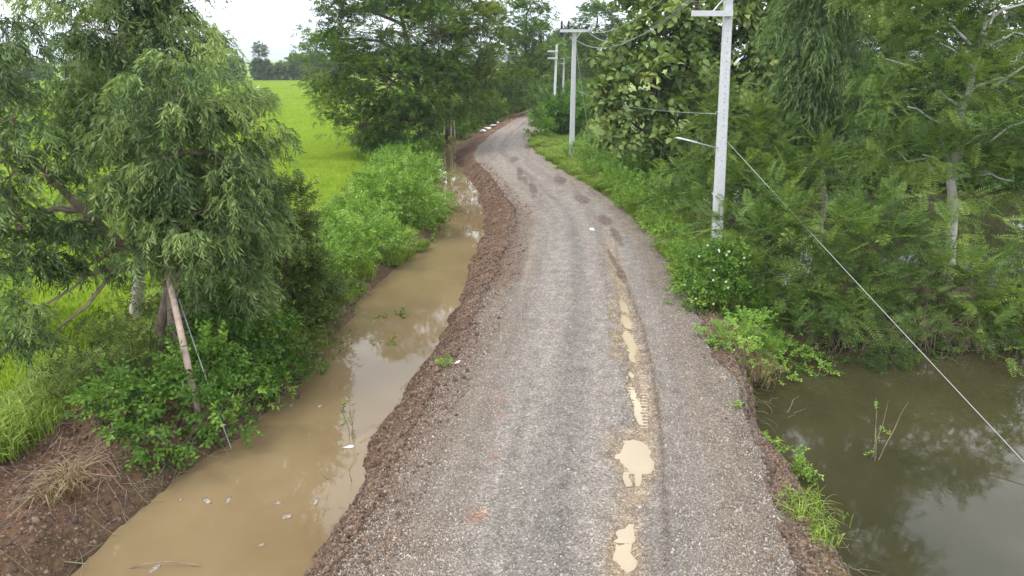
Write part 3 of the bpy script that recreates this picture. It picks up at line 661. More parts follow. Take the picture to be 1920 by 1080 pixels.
# undergrowth along the far ditch bank
K_u = dict(K_b, cl_m2=1.5, per_clump=8, cr=.42, scl=(1.6, 2.6))
shrub('ditch_bush', 'leafy bush under the spreading tree at the ditch bend', [GL(720, 300, 1.5, 1.2, -.2), GL(760, 290, 1.4, 1.5, -.2), GL(780, 310, 1.2, 1.0, -.3), GL(700, 280, 1.2, 1.0, -.3), GL(800, 285, 1.0, 1.2, -.3)], BROAD, M['bush'], 46, K_u)
shrub('ditch_bush', 'vine-hung thicket on the far ditch bank below the yellowish tree', [GL(870, 240, 1.8, 2.4, -.3), GL(900, 225, 2.0, 2.2, -.3), GL(850, 255, 1.4, 1.6, -.4), GL(925, 215, 1.8, 1.8, -.3), GL(885, 228, 1.5, 3.0, -.3)], BROAD, M['bush'], 47, dict(K_u, cl_m2=1.2, scl=(2.0, 3.2)))
shrub('ditch_bush', 'rounded thicket beside the road where it bends out of sight', [GL(965, 205, 2.2, 2.0, -.3), GL(985, 198, 2.2, 2.2, -.2), GL(1005, 192, 2.0, 2.4, -.2), GL(945, 208, 1.6, 1.6, -.3), GL(1018, 186, 2.0, 2.0, 0)], BROAD, M['bush'], 48, dict(K_u, cl_m2=.9, scl=(2.4, 3.6)))
shrub('ditch_bush', 'dark large-leaved bush at the foot of the T-shaped pole', [GL(1048, 252, 1.4, 1.8, -.2), GL(1075, 255, 1.2, 1.6, -.2), GL(1035, 240, 1.2, 1.2, -.2)], BIGB, M['bush'], 49, dict(K_u, vmid=.3, scl=(.9, 1.4)))
shrub('ditch_bush', 'light green weeds round the foot of the slim two-armed pole', [GL(1030, 235, 1.6, .9, -.1), GL(1050, 222, 1.6, 1.2, -.1), GL(1075, 212, 2.0, 1.6, -.1), GL(1090, 200, 2.4, 2.0, -.1), GL(1020, 258, 1.0, .7, -.1)], BROAD, M['lush'], 50, dict(K_u, vmid=.35, cl_m2=1.1, scl=(2, 3)))
# ------------------------------------------------------------------ right: teaks, weeping tree, feathery trees
K_k = dict(cl_m2=1.1, per_clump=5.5, cr=.5, scl=(.8, 1.25), droop=.05, flat=.7, vmid=.42, vamp=.26, shell=(.6, 1.08), keep_in=.65, painted_top_light=.06)
lob = [LB(1180, 110, 50, 50, 38), LB(1240, 60, 70, 60, 38), LB(1160, 190, 45, 45, 37), LB(1230, 160, 70, 60, 36.5), LB(1200, 250, 60, 40, 36), LB(1270, 230, 55, 55, 36.5), LB(1220, -20, 70, 50, 39), LB(1290, 130, 50, 60, 37), LB(1130, 170, 25, 30, 37.5, .7), LB(1140, 240, 25, 30, 37, .7)]
teak = tree('teak_tree', 'broad teak with big pale leaves leaning over the road verge', 'tree', P(1235, 340, -.3), [at(1235, 260, 38.5), at(1225, 140, 38.5), at(1230, 0, 38.5)], .22, M['darkbark'], M['teak'], lob, TEAK, 51, K_k, .09)
lob = [LB(1340, 40, 70, 60, 41), LB(1400, 100, 60, 70, 41), LB(1320, 130, 50, 60, 41), LB(1390, 200, 55, 60, 40), LB(1330, 220, 45, 50, 40), LB(1430, 20, 50, 60, 42), LB(1350, -50, 80, 50, 42), LB(1400, -120, 70, 50, 43, .7), LB(1440, 170, 40, 60, 41.5), LB(1380, 280, 50, 40, 40)]
tree('teak_tree', 'yellow-tinged teak behind the bracketed concrete pole', 'tree', at(1375, 365, 41), [at(1375, 260, 41.5), at(1370, 120, 41.5), at(1375, -20, 42)], .22, M['darkbark'], M['teak'], lob, TEAK, 52, dict(K_k, vmid=.5), .09)
lob = [LB(1620, 60, 60, 70, 44), LB(1500, 40, 50, 70, 46), LB(1640, 170, 55, 60, 44), LB(1580, 20, 60, 60, 46), LB(1620, 260, 60, 45, 43), LB(1480, 230, 40, 60, 45), LB(1550, -40, 90, 50, 46), LB(1600, -130, 90, 60, 46, .7), LB(1480, -120, 60, 50, 46, .6), LB(1700, 30, 60, 60, 46), LB(1510, 310, 50, 40, 43)]
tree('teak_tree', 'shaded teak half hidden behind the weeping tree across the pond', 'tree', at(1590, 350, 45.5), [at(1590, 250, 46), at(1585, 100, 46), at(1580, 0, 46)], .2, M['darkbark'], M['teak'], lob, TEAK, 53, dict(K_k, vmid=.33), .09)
lob = [LB(1540, 20, 55, 50, 30), LB(1520, 100, 50, 60, 29.5), LB(1560, 110, 45, 60, 29.5), LB(1530, 190, 55, 50, 29.2), LB(1580, 200, 30, 50, 29.5, .7), LB(1480, 70, 30, 40, 30, .6), LB(1560, 270, 55, 40, 29), LB(1500, 250, 40, 40, 29.2, .8), LB(1530, -50, 60, 50, 30), LB(1550, -140, 50, 60, 30, .7), LB(1545, -230, 35, 60, 30, .6), LB(1600, 300, 30, 40, 29, .6)]
tree('weeping_tree', 'fine-leaved weeping tree hanging over the back of the pond', 'tree', at(1545, 420, 30), [at(1545, 300, 30), at(1540, 150, 30), at(1540, -20, 30)], .14, M['bark'], M['euc_far'], lob, HANGF, 54, dict(K_euc, cl_m2=1.7, per_clump=13, cr=.34, scl=(.8, 1.2), vmid=.5), .05)
K_w = dict(cl_m2=1.3, per_clump=12, cr=.46, scl=(.7, 1.1), droop=.05, flat=.45, vmid=.45, vamp=.22, shell=(.5, 1.1), keep_in=.6, roll=.25, painted_top_light=.08)
lob = [LB(1740, -420, 110, 80, 24, .6), LB(1880, -400, 110, 90, 23, .6), LB(1660, -380, 80, 70, 24.5, .5), LB(2000, -300, 90, 90, 22.5, .6), LB(1720, -150, 110, 70, 25, .8), LB(1850, -140, 90, 70, 24.5, .6), LB(1780, -270, 120, 80, 25, .6), LB(1930, -240, 90, 80, 24, .5), LB(1680, -270, 70, 60, 25, .5), LB(1700, 200, 80, 50, 23), LB(1790, 170, 70, 50, 23), LB(1660, 110, 60, 50, 24, .8), LB(1760, 80, 80, 50, 24), LB(1860, 250, 60, 50, 22.5), LB(1890, 150, 60, 50, 23, .8), LB(1700, 20, 80, 50, 24.5), LB(1830, 20, 60, 40, 24.5, .55), LB(1730, 290, 60, 35, 22.5), LB(1900, 340, 50, 40, 22), LB(1960, 220, 60, 120, 22.5), LB(1650, 290, 50, 35, 23, .8), LB(1760, -50, 120, 50, 25), LB(1950, 60, 60, 70, 24, .6)]
wt = tree('feathery_tree', 'feathery-leaved tree with forked whitish trunk standing in the pond', 'tree', at(1782, 480, 23.2), [at(1782, 335, 23.2), at(1800, 240, 23.3), at(1835, 100, 23.6), at(1850, 0, 24)], .17, M['greytrunk'], M['fern'], lob, FROND, 55, K_w, .04, twigs=0)
for path, r in (([(1786, 336, 23.2), (1775, 295, 23.1), (1764, 258, 23)], .075), ([(1798, 330, 23.1), (1825, 330, 22.7), (1858, 326, 22.4)], .05), ([(1845, 45, 23.8), (1880, 18, 23.5), (1925, 6, 23.2)], .06), ([(1858, 165, 23.3), (1890, 145, 22.9), (1930, 118, 22.6)], .055), ([(1838, 95, 23.6), (1862, 30, 23.4), (1868, -20, 23.2)], .05)):
    pp = [at(*q) for q in path]; MB().tube(bez(pp[0], pp[1], 3)[:-1] + bez(pp[1], pp[2], 3), [r * (1 - .08 * i) for i in range(7)], 7).build('forked_limb', M['greytrunk'], wt, True)
K_s = dict(cl_m2=1.9, per_clump=6.5, cr=.32, scl=(.7, 1.15), droop=.1, flat=.45, vmid=.42, vamp=.2, shell=(.5, 1.08), keep_in=.65, roll=.25, painted_top_light=.08)
def fshrub(label, lobes, seed, **k):
    return shrub('feathery_shrub', label, lobes, FROND, M['fern'], seed, dict(K_s, **k), 5)
fshrub('feathery shrub crowding the foot of the bracketed concrete pole', [LB(1400, 520, 60, 50, 19), LB(1440, 460, 60, 50, 19.5), LB(1390, 430, 50, 50, 21), LB(1460, 560, 60, 50, 18.3), LB(1400, 590, 50, 35, 18)], 61)
fshrub('feathery shrub arching over the pond corner with long fronds', [LB(1530, 520, 70, 50, 18.4), LB(1500, 430, 60, 50, 19.5), LB(1570, 440, 60, 50, 19.2), LB(1560, 590, 60, 45, 18), LB(1610, 540, 55, 50, 18.3)], 62)
fshrub('dark feathery thicket over the pond edge with dead twigs below', [LB(1650, 470, 60, 50, 18.6), LB(1680, 550, 60, 50, 18), LB(1640, 400, 50, 40, 19.5, .8), LB(1700, 610, 55, 35, 17.9), LB(1630, 610, 50, 35, 17.8)], 63, vmid=.33)
fshrub('yellowish feathery shrub in front of the whitish forked trunk', [LB(1790, 450, 50, 50, 19, .8), LB(1780, 540, 60, 50, 18), LB(1840, 570, 60, 50, 17.8), LB(1880, 490, 50, 50, 18.2, .6), LB(1800, 610, 60, 30, 17.8), LB(1780, 380, 45, 40, 21, .6)], 64, vmid=.55)
fshrub('feathery shrub dipping into the pond farthest along from the road', [LB(1930, 560, 60, 60, 17.5), LB(1900, 620, 50, 35, 17.5), LB(1990, 500, 70, 70, 17.8), LB(1970, 600, 60, 50, 17.4)], 65)
fshrub('feathery bush between the road verge and the back of the pond', [LB(1290, 330, 50, 35, 29), LB(1350, 310, 50, 40, 29), LB(1320, 370, 50, 40, 26), LB(1400, 350, 55, 40, 26), LB(1260, 380, 35, 30, 28), LB(1290, 410, 40, 30, 25), LB(1420, 390, 50, 40, 24)], 66, scl=(.8, 1.25), cl_m2=1.4)
fshrub('feathery bush overhanging the back of the pond below the weeping tree', [LB(1470, 300, 60, 35, 27), LB(1540, 310, 60, 35, 26), LB(1600, 330, 55, 25, 25.5), LB(1500, 350, 50, 30, 25), LB(1440, 260, 40, 35, 28), LB(1650, 355, 50, 20, 25, .7)], 67, scl=(.8, 1.25), cl_m2=1.4)
fshrub('feathery sapling just behind the bracketed pole under the teaks', [LB(1350, 190, 40, 40, 30), LB(1330, 250, 50, 35, 29), LB(1390, 240, 50, 40, 29), LB(1420, 300, 40, 35, 28)], 68, scl=(.8, 1.25), cl_m2=1.4)
shrub('bank_shrub', 'glossy broadleaf vine bush with white blossoms at the road edge', [LB(1340, 510, 45, 45, 18.6), LB(1310, 560, 35, 40, 18), LB(1365, 570, 45, 45, 17.8), LB(1330, 600, 40, 30, 17.5), LB(1380, 490, 40, 35, 19), LB(1420, 620, 40, 30, 17.3)], BROAD, M['bush'], 69, dict(K_b, cl_m2=5.5, scl=(.8, 1.3), vmid=.5))
shrub('bank_shrub', 'low bright weeds along the road edge beside the blossoming vine bush', [GL(1255, 470, .6, .5, 0), GL(1280, 500, .6, .5, 0), GL(1290, 540, .5, .5, 0), GL(1230, 430, .7, .6, 0), GL(1300, 580, .45, .35, -.1), GL(1345, 650, .3, .2, -.1), GL(1385, 690, .3, .18, -.3), GL(1440, 680, .35, .18, -.5)], SMALL, M['lush'], 70, dict(K_b, cl_m2=7, vmid=.55, scl=(.8, 1.4)), 4)
shrub('bank_shrub', 'tall light green weeds on the verge between the bracketed pole and the T-shaped pole', [GL(1200, 400, .9, .8, -.1), GL(1160, 370, .9, .7, -.1), GL(1230, 390, .9, 1.0, -.1), GL(1120, 340, 1.0, .7, -.1), GL(1190, 355, 1.1, .9, -.1), GL(1150, 330, 1.1, .9, -.1), GL(1110, 305, 1.0, .8, -.1), GL(1090, 285, 1.0, .8, -.1), GL(1130, 300, 1.2, 1.0, -.1), GL(1075, 300, .8, .5, -.1)], SMALL, M['lush'], 71, dict(K_b, cl_m2=4, cr=.3, vmid=.45, scl=(1.2, 2)))
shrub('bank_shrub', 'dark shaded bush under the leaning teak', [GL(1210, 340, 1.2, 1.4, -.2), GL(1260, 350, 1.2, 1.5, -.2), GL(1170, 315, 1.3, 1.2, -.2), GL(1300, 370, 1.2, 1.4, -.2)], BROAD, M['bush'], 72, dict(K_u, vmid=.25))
shrub('bank_shrub', 'far bank thicket along the back shore of the pond', [GL(1500, 330, 2.0, 1.6, -.4), GL(1580, 330, 2.0, 1.5, -.4), GL(1660, 332, 2.2, 1.6, -.4), GL(1740, 332, 2.2, 1.8, -.4), GL(1830, 332, 2.2, 2.0, -.4), GL(1910, 332, 2.2, 2.2, -.4), GL(1430, 335, 2.0, 1.8, -.4)], BROAD, M['bush'], 73, dict(K_u, vmid=.3, cl_m2=1.1, scl=(2, 3)))
fshrub('low skirt of fronds drooping along the pond waterline', [GL(px_k, 652, .75, .55, -.7, .9, .6) for px_k in range(1500, 1990, 45)], 74, vmid=.22, cl_m2=2.4, scl=(.5, .9))
shrub('bank_shrub', 'weedy green mat on the little spit at the pond corner', [GL(1400, 640, .5, .25, -.2), GL(1440, 650, .5, .25, -.4), GL(1420, 690, .4, .18, -.5), GL(1480, 655, .5, .3, -.6), GL(1370, 655, .35, .2, -.1)], SMALL, M['lush'], 75, dict(K_b, cl_m2=9, vmid=.45))
th = [o for o in bpy.data.objects if o.get('label', '').startswith('dark feathery thicket')][0]; tw = MB(); rg = np.random.default_rng(88)
for k in range(150):
    px_k = rg.uniform(1560, 1900); a_ = P(px_k, rg.uniform(640, 662), ZP); a_[2] -= .1; b_ = a_ + np.array([rg.normal(0, .5), rg.normal(.2, .3), rg.uniform(.4, 1.3)])
    tw.tube(bez(a_, b_, 5, -rg.uniform(0, .25), .03, rg), [.010, .009, .008, .006, .005, .003], 4, False)
tw.build('dead_twigs', M['twig'], th, True)['kind'] = 'stuff'
# trees closing the right background
bgl = ['dark tree across the pond between the shaded teak and forked trunk', 'tall tree behind the whitish forked trunk', 'leafy tree behind the end of the pond away from the road']
for k, (px, Yt) in enumerate([(1690, 52), (1800, 50), (1930, 48)]):
    lob = [LB(px + dx, py, 70, 55, Yt + dy, dn) for dx, py, dy, dn in [(0, 240, -1, 1), (-50, 170, 0, .9), (50, 180, 0, .9), (0, 100, 0, .7), (-40, 30, 1, .6), (50, 40, 1, .5), (0, 310, -1, 1)]]
    tree('background_tree', bgl[k], 'tree', at(px, 335, Yt), [at(px, 230, Yt), at(px + 5, 100, Yt), at(px, 20, Yt)], .22, M['darkbark'], M['rain'], lob, FARP, 80 + k, dict(K_t, cl_m2=.7, per_clump=13, scl=(.8, 1.3), vmid=.4), .1)

# ------------------------------------------------------------------ far tree line (each tree one thing, two shared shapes)
def far_proto(seed, spec):
    rg = np.random.default_rng(seed); L = Leaves()
    lob = [(np.array(c, float), np.array(r, float), 1) for c, r in spec]
    foliage(L, lob, [t_frond(rg, 1.3, 4, .55, .35, .5), t_frond(rg, 1.1, 4, .5, .3, .3)], rg, cl_m2=.35, per_clump=9, cr=.8, scl=(.8, 1.3), vmid=.45, vamp=.25, shell=(.7, 1.05), painted_top_light=.08)
    c = np_mesh('far_crown', np.concatenate(L.V), np.concatenate(L.Q), M['fartree'], {'var': np.clip(np.concatenate(L.r), 0, 1)})
    mb = MB(); mb.tube([(0, 0, -.3), (0.1, 0, 2), (0, .1, 5)], [.3, .22, .12], 7); me = bpy.data.meshes.new('far_trunk'); me.from_pydata(mb.v, [], mb.f); me.materials.append(M['darkbark'])
    return c, me
FP = [far_proto(91, [((0, 0, 4), (3.2, 3, 3)), ((1.5, 0, 6.5), (2.4, 2.4, 2)), ((-1.5, .5, 6), (2.2, 2.2, 2)), ((0, 0, 1.6), (3, 3, 1.6))]),
      far_proto(92, [((0, 0, 4), (3.5, 3.5, 3.4)), ((-.5, 0, 8.5), (2.6, 2.6, 3)), ((.3, 0, 12), (1.7, 1.7, 2.4)), ((2, 0, 6), (2.2, 2, 2))]),
      far_proto(93, [((0, 0, 3), (3.8, 3, 2.6)), ((2, 0, 4.8), (2, 2, 1.6)), ((-2, .5, 4.6), (2.2, 2, 1.6))])]
def far_tree(x, y, k, s, label, group):
    t = empty('far_tree', (x, y, ZF), label, 'tree', group); t.scale = (s, s, s); t.rotation_euler.z = random.uniform(0, 6.28)
    for nme, me in (('crown', FP[k][0]), ('trunk', FP[k][1])):
        o = bpy.data.objects.new(nme, me); COL.objects.link(o); o.parent = t
rgf = random.Random(5)
yy = 232
xv = at(493, 140, yy)[0]; far_tree(xv, yy, 1, .82, 'tallest tree of the wood across the rice field, standing above its neighbours', None)
GRP = 'trees of the wood across the rice field'
xx = at(-60, 140, yy)[0]
while xx < at(600, 140, yy)[0]:
    if abs(xx - xv) > 2: far_tree(xx, yy + rgf.uniform(-3, 10), rgf.choice([0, 0, 2]), rgf.uniform(.72, .98), 'rounded dark green tree in the wood across the rice field', GRP)
    xx += rgf.uniform(3.0, 5.2)
for k in range(6):
    far_tree(at(570 + k * 24, 140, 330)[0], 330 + rgf.uniform(-10, 10), rgf.choice([0, 2, 2]), rgf.uniform(.9, 1.2), 'hazy tree of the farther wood glimpsed past the spreading tree', 'trees of the farther wood')
# hills
hx = np.linspace(-6500, 4500, 120); hy = 6200.0
def ridge(hx): return 40 + 90 * np.clip(fbm(hx, hx * 0, 2200, 7, 4) + .35, 0, 1.2)
rows = []
for f, k in ((-900, 0), (-450, .6), (0, 1), (500, .7), (1200, 0)): rows.append(np.stack([hx, hy + f + 60 * fbm(hx, hx * 0 + f, 500, 3), -2 + k * ridge(hx + f * .3)], 1))
V = np.concatenate(rows); n_ = len(hx); i = np.arange(n_ * 5).reshape(5, n_)
hl = link('hills', np_mesh('hills', V, np.stack([i[:-1, :-1].ravel(), i[:-1, 1:].ravel(), i[1:, 1:].ravel(), i[1:, :-1].ravel()], 1), M['hill'], None, True)); tag(hl, kind='structure')

# ------------------------------------------------------------------ instanced stuff: rice, grass, gravel, clods
def instancer(name, pts, rots, scl, sources):
    """a cloud of points; the children of the object stand on its first points, the rest are instanced from them"""
    me = bpy.data.meshes.new(name); me.vertices.add(len(pts)); me.vertices.foreach_set('co', np.ascontiguousarray(pts, np.float32).ravel())
    a = me.attributes.new('rot', 'FLOAT_VECTOR', 'POINT'); a.data.foreach_set('vector', np.ascontiguousarray(rots, np.float32).ravel())
    a = me.attributes.new('scl', 'FLOAT', 'POINT'); a.data.foreach_set('value', np.ascontiguousarray(scl, np.float32))
    o = bpy.data.objects.new(name, me); COL.objects.link(o); tag(o, kind='stuff')
    sc = bpy.data.collections.new(name + '_sources'); COL.children.link(sc)
    for k, (snm, sm) in enumerate(sources):
        s = bpy.data.objects.new(snm, sm); sc.objects.link(s); s.parent = o; s['kind'] = 'stuff'
        s.location = tuple(pts[k]); s.rotation_euler = tuple(rots[k]); s.scale = (float(scl[k]),) * 3
    g = bpy.data.node_groups.new(name + '_nodes', 'GeometryNodeTree')
    g.interface.new_socket('Geometry', in_out='INPUT', socket_type='NodeSocketGeometry'); g.interface.new_socket('Geometry', in_out='OUTPUT', socket_type='NodeSocketGeometry')
    gi = g.nodes.new('NodeGroupInput'); go = g.nodes.new('NodeGroupOutput'); ip = g.nodes.new('GeometryNodeInstanceOnPoints')
    ci = g.nodes.new('GeometryNodeCollectionInfo'); ci.inputs['Collection'].default_value = sc; ci.inputs['Separate Children'].default_value = True; ci.inputs['Reset Children'].default_value = True
    ra = g.nodes.new('GeometryNodeInputNamedAttribute'); ra.data_type = 'FLOAT_VECTOR'; ra.inputs['Name'].default_value = 'rot'
    sa = g.nodes.new('GeometryNodeInputNamedAttribute'); sa.data_type = 'FLOAT'; sa.inputs['Name'].default_value = 'scl'
    ip.inputs['Pick Instance'].default_value = True
    g.links.new(gi.outputs[0], ip.inputs['Points']); g.links.new(ci.outputs[0], ip.inputs['Instance'])
    g.links.new(ra.outputs['Attribute'], ip.inputs['Rotation']); g.links.new(sa.outputs['Attribute'], ip.inputs['Scale']); g.links.new(ip.outputs[0], go.inputs[0])
    md = o.modifiers.new('scatter', 'NODES'); md.node_group = g
    return o
def blade_patch(seed, size, n, h, w, lean, vmid, name, mat):
    rg = np.random.default_rng(seed); tm = [t_blade(rg, 6, h, w, .05, lean) for _ in range(5)]
    p = np.stack([rg.uniform(-size / 2, size / 2, n), rg.uniform(-size / 2, size / 2, n), np.full(n, -.03)], 1)
    L = Leaves(); L.scatter(tm, p, rg.normal(0, 1, (n, 3)), rg.uniform(.75, 1.2, n), vmid + rg.normal(0, .15, n), rg, .2, True)
    return np_mesh(name, np.concatenate(L.V), np.concatenate(L.Q), mat, {'var': np.clip(np.concatenate(L.r), 0, 1)})
rg = np.random.default_rng(3)
# rice near
gx, gy = np.meshgrid(np.arange(-60, 2, 1.25), np.arange(6, 70, 1.25)); gx = gx.ravel() + rg.uniform(-.3, .3, gx.size); gy = gy.ravel() + rg.uniform(-.3, .3, gy.size)
ok = (gx < RE(gy) - .45) & (gx > -8 - gy * .95); gx, gy = gx[ok], gy[ok]; n = len(gx)
o_ = np.argsort((gx + 12) ** 2 + (gy - 16) ** 2); gx, gy = gx[o_], gy[o_]
instancer('rice_plants', np.stack([gx, gy, np.full(n, ZF)], 1), np.stack([0 * gx, 0 * gx, rg.integers(0, 4, n) * math.pi / 2], 1), rg.uniform(.85, 1.12, n) * (1 + .18 * fbm(gx, gy, 9, 8)),
          [('rice_patch', blade_patch(100 + k, 1.7, 520, .52, .024, .5, .55, 'rice_patch', M['rice'])) for k in range(4)])
# rice far: larger patches
gx, gy = np.meshgrid(np.arange(-175, 10, 2.7), np.arange(69, 229, 2.7)); gx = gx.ravel() + rg.uniform(-.5, .5, gx.size); gy = gy.ravel() + rg.uniform(-.5, .5, gy.size)
ok = (gx < RE(gy) - 1.5) & (gx > -10 - gy * .82)
for by in (62, 84, 118, 122, 160, 205): ok &= np.abs(gy + .12 * gx + 2 * fbm(gx, gy, 30, 5) - by) > 1.1
gx, gy = gx[ok], gy[ok]; n = len(gx)
instancer('rice_plants_far', np.stack([gx, gy, np.full(n, ZF)], 1), np.stack([0 * gx, 0 * gx, rg.integers(0, 4, n) * math.pi / 2], 1), rg.uniform(.9, 1.1, n) * (1 + .12 * fbm(gx, gy, 40, 8)),
          [('rice_patch', blade_patch(110 + k, 3.6, 620, .42, .045, .5, .5, 'rice_patch_far', M['rice'])) for k in range(3)])
# verge grass: right verge, left bund
pts = []
def sow(n, fx0, fx1, y0, y1, cond=None):
    yy = rg.uniform(y0, y1, n); xx = fx0(yy) + rg.uniform(0, 1, n) ** .9 * (fx1(yy) - fx0(yy)); p = np.stack([xx, yy, H(xx, yy)], 1)
    if cond is not None: p = p[cond(p)]
    pts.append(p)
above = lambda z: (lambda p: p[:, 2] > z)
sow(900, lambda y: RR(y) + .1, lambda y: RR(y) + 3.5, 23, 62, above(-.8))
sow(260, lambda y: RR(y) + .1, lambda y: RR(y) + 4, 62, 110, above(-.8))
sow(160, lambda y: RR(y) + .15, lambda y: RR(y) + 1.6, 18, 24, above(-.8))
sow(620, lambda y: RE(y) - .3, lambda y: W1(y) - .2, 13, 60, above(ZD))
sow(200, lambda y: RE(y) - .8, lambda y: RE(y) + 1.3, 10.3, 14, above(ZD))
sow(160, lambda y: RE(y) - .3, lambda y: W1(y), 60, 105, above(ZD))
pts = np.concatenate(pts); n = len(pts)
instancer('verge_grass', pts, np.stack([rg.normal(0, .1, n), rg.normal(0, .1, n), rg.uniform(0, 6.28, n)], 1), rg.uniform(.6, 1.35, n),
          [('grass_tuft', blade_patch(120 + k, .7, 60, .42, .014, .9, .42 + .1 * k, 'grass_tuft', M['grass'])) for k in range(3)])
# gravel and clods
def rock(seed, ang=.35):
    r = np.random.default_rng(seed); t = (1 + 5 ** .5) / 2
    v = np.array([(-1, t, 0), (1, t, 0), (-1, -t, 0), (1, -t, 0), (0, -1, t), (0, 1, t), (0, -1, -t), (0, 1, -t), (t, 0, -1), (t, 0, 1), (-t, 0, -1), (-t, 0, 1)], float) / 1.9
    v = v * r.uniform(1 - ang, 1 + ang, (12, 1)) * np.array([1, .8, .6])
    f = np.array([(0, 11, 5), (0, 5, 1), (0, 1, 7), (0, 7, 10), (0, 10, 11), (1, 5, 9), (5, 11, 4), (11, 10, 2), (10, 7, 6), (7, 1, 8), (3, 9, 4), (3, 4, 2), (3, 2, 6), (3, 6, 8), (3, 8, 9), (4, 9, 5), (2, 4, 11), (6, 2, 10), (8, 6, 7), (9, 8, 1)])
    return v, f
def rockmesh(name, seed, mat): v, f = rock(seed); return np_mesh(name, v, f, mat)
GM = [plain('gravel_grey', (.22, .195, .17), .85, .3, .8), plain('gravel_pale', (.34, .295, .25), .85, .25, .8), plain('gravel_dark', (.09, .08, .075), .85, .3, .8), plain('gravel_brown', (.19, .15, .115), .9, .3, .8)]
CM = [plain('clod_brown', (.105, .062, .04), .95, .35, .9), plain('clod_dry', (.155, .105, .07), .95, .3, .9), plain('clod_dark', (.055, .035, .024), .95, .3, .9)]
def road_pts(n, y0, y1, pw, u0, u1):
    yy = y0 + (y1 - y0) * rg.uniform(0, 1, n) ** pw; uu = rg.uniform(u0, u1, n); a, b_ = RL(yy), RR(yy); xx = a + uu * (b_ - a); return xx, yy, uu
xs_, ys_, us_ = [np.concatenate(t) for t in zip(road_pts(26000, 6.8, 19, 1.5, .0, .26), road_pts(26000, 6.8, 19, 1.5, .74, 1.0), road_pts(15000, 6.8, 20, 1.5, .2, .8), road_pts(9000, 19, 34, 1.2, 0, 1))]
zz = road_h(xs_, ys_, us_) - .10 * sstep(.015, -.02, us_) - .12 * sstep(.985, 1.02, us_); ok = zz > PZ + .004; xs_, ys_, zz = xs_[ok], ys_[ok], zz[ok]
for k_ in range(2):                                    # stones spilled over both edges of the road
    yy = 6.6 + 24 * rg.uniform(0, 1, 9000) ** 1.5; dd = np.abs(rg.normal(0, .32, 9000)); xx = RR(yy) - .12 + dd if k_ else RL(yy) + .12 - dd
    xs_ = np.append(xs_, xx); ys_ = np.append(ys_, yy); zz = np.append(zz, H(xx, yy))
n = len(xs_)
instancer('road_gravel', np.stack([xs_, ys_, zz + .002], 1), rg.uniform(0, 6.28, (n, 3)), np.clip(rg.lognormal(math.log(.0105), .38, n), .005, .038), [('pebble', rockmesh('pebble', 200 + k, GM[[0, 1, 3, 0, 3, 3][k]])) for k in range(6)])
px_ = []
def sowc(n, f0, f1, y0, y1, pw=1.4):
    yy = y0 + (y1 - y0) * rg.uniform(0, 1, n) ** pw; xx = f0(yy) + rg.uniform(0, 1, n) * (f1(yy) - f0(yy)); px_.append(np.stack([xx, yy, H(xx, yy)], 1))
sowc(22000, lambda y: W2(y) + .02, lambda y: RL(y) + .15, 6.6, 45); sowc(7000, lambda y: RL(y) - .1, lambda y: RL(y) + .75, 6.6, 45); px_[-1][:, 2] = np.maximum(px_[-1][:, 2], road_h(px_[-1][:, 0], px_[-1][:, 1], np.full(7000, .06)) - .005); sowc(6000, lambda y: W1(y) - 3.2, lambda y: W1(y) - .05, 6.6, 11.6, 1); sowc(9000, lambda y: RR(y) - .1, lambda y: RR(y) + .8, 6.6, 19); sowc(3500, lambda y: RR(y) - .45, lambda y: RR(y) + .05, 6.6, 22); px_[-1][:, 2] = np.maximum(px_[-1][:, 2], road_h(px_[-1][:, 0], px_[-1][:, 1], np.full(3500, .95)) - .03)
p = np.concatenate(px_); n = len(p)
instancer('earth_clods', p, rg.uniform(0, 6.28, (n, 3)), np.clip(rg.lognormal(math.log(.019), .5, n), .008, .09), [('clod', rockmesh('clod', 230 + k, CM[k % 3])) for k in range(6)])
# dead straw, roots and twigs lying on the banks
def strewn(name, n, f0, f1, y0, y1, mat, ln=(.2, .8), rad=.004, lift=.06):
    r = np.random.default_rng(n + 7); mb = MB()
    for k in range(n):
        yy = r.uniform(y0, y1); xx = float(f0(yy)) + r.uniform() * float(f1(yy) - f0(yy)); a = r.uniform(0, 6.28); l = r.uniform(*ln); pts = []
        for q in range(4):
            t = q / 3 - .5; X1 = xx + l * t * math.cos(a) + r.normal(0, .03); Y1 = yy + l * t * math.sin(a) + r.normal(0, .03)
            pts.append((X1, Y1, max(float(H(X1, Y1)), ZD if xx < 0 else ZP) + .012 + lift * r.uniform(0, 1) * (1 - 2 * abs(t))))
        mb.tube(pts, [rad, rad, rad * .8, rad * .4], 4, False)
    return tag(mb.build(name, mat, None, True), kind='stuff')
strewn('dead_straw', 300, lambda y: W1(y) - 3.4, lambda y: W1(y) + .05, 6.5, 12.3, M['straw'], (.2, .9), .0045, .14)
strewn('dead_roots', 260, lambda y: W1(y) - 2.5, lambda y: W1(y) + .1, 9.5, 22, M['twig'], (.2, .9), .006, .22)
strewn('bank_litter', 160, lambda y: RR(y) + .1, lambda y: PE(y) + .35, 6.5, 17, M['straw'], (.1, .5), .004, .08)
strewn('roadside_litter', 150, lambda y: W2(y) - .02, lambda y: RL(y) + .3, 6.5, 22, M['twig'], (.08, .35), .004, .05)

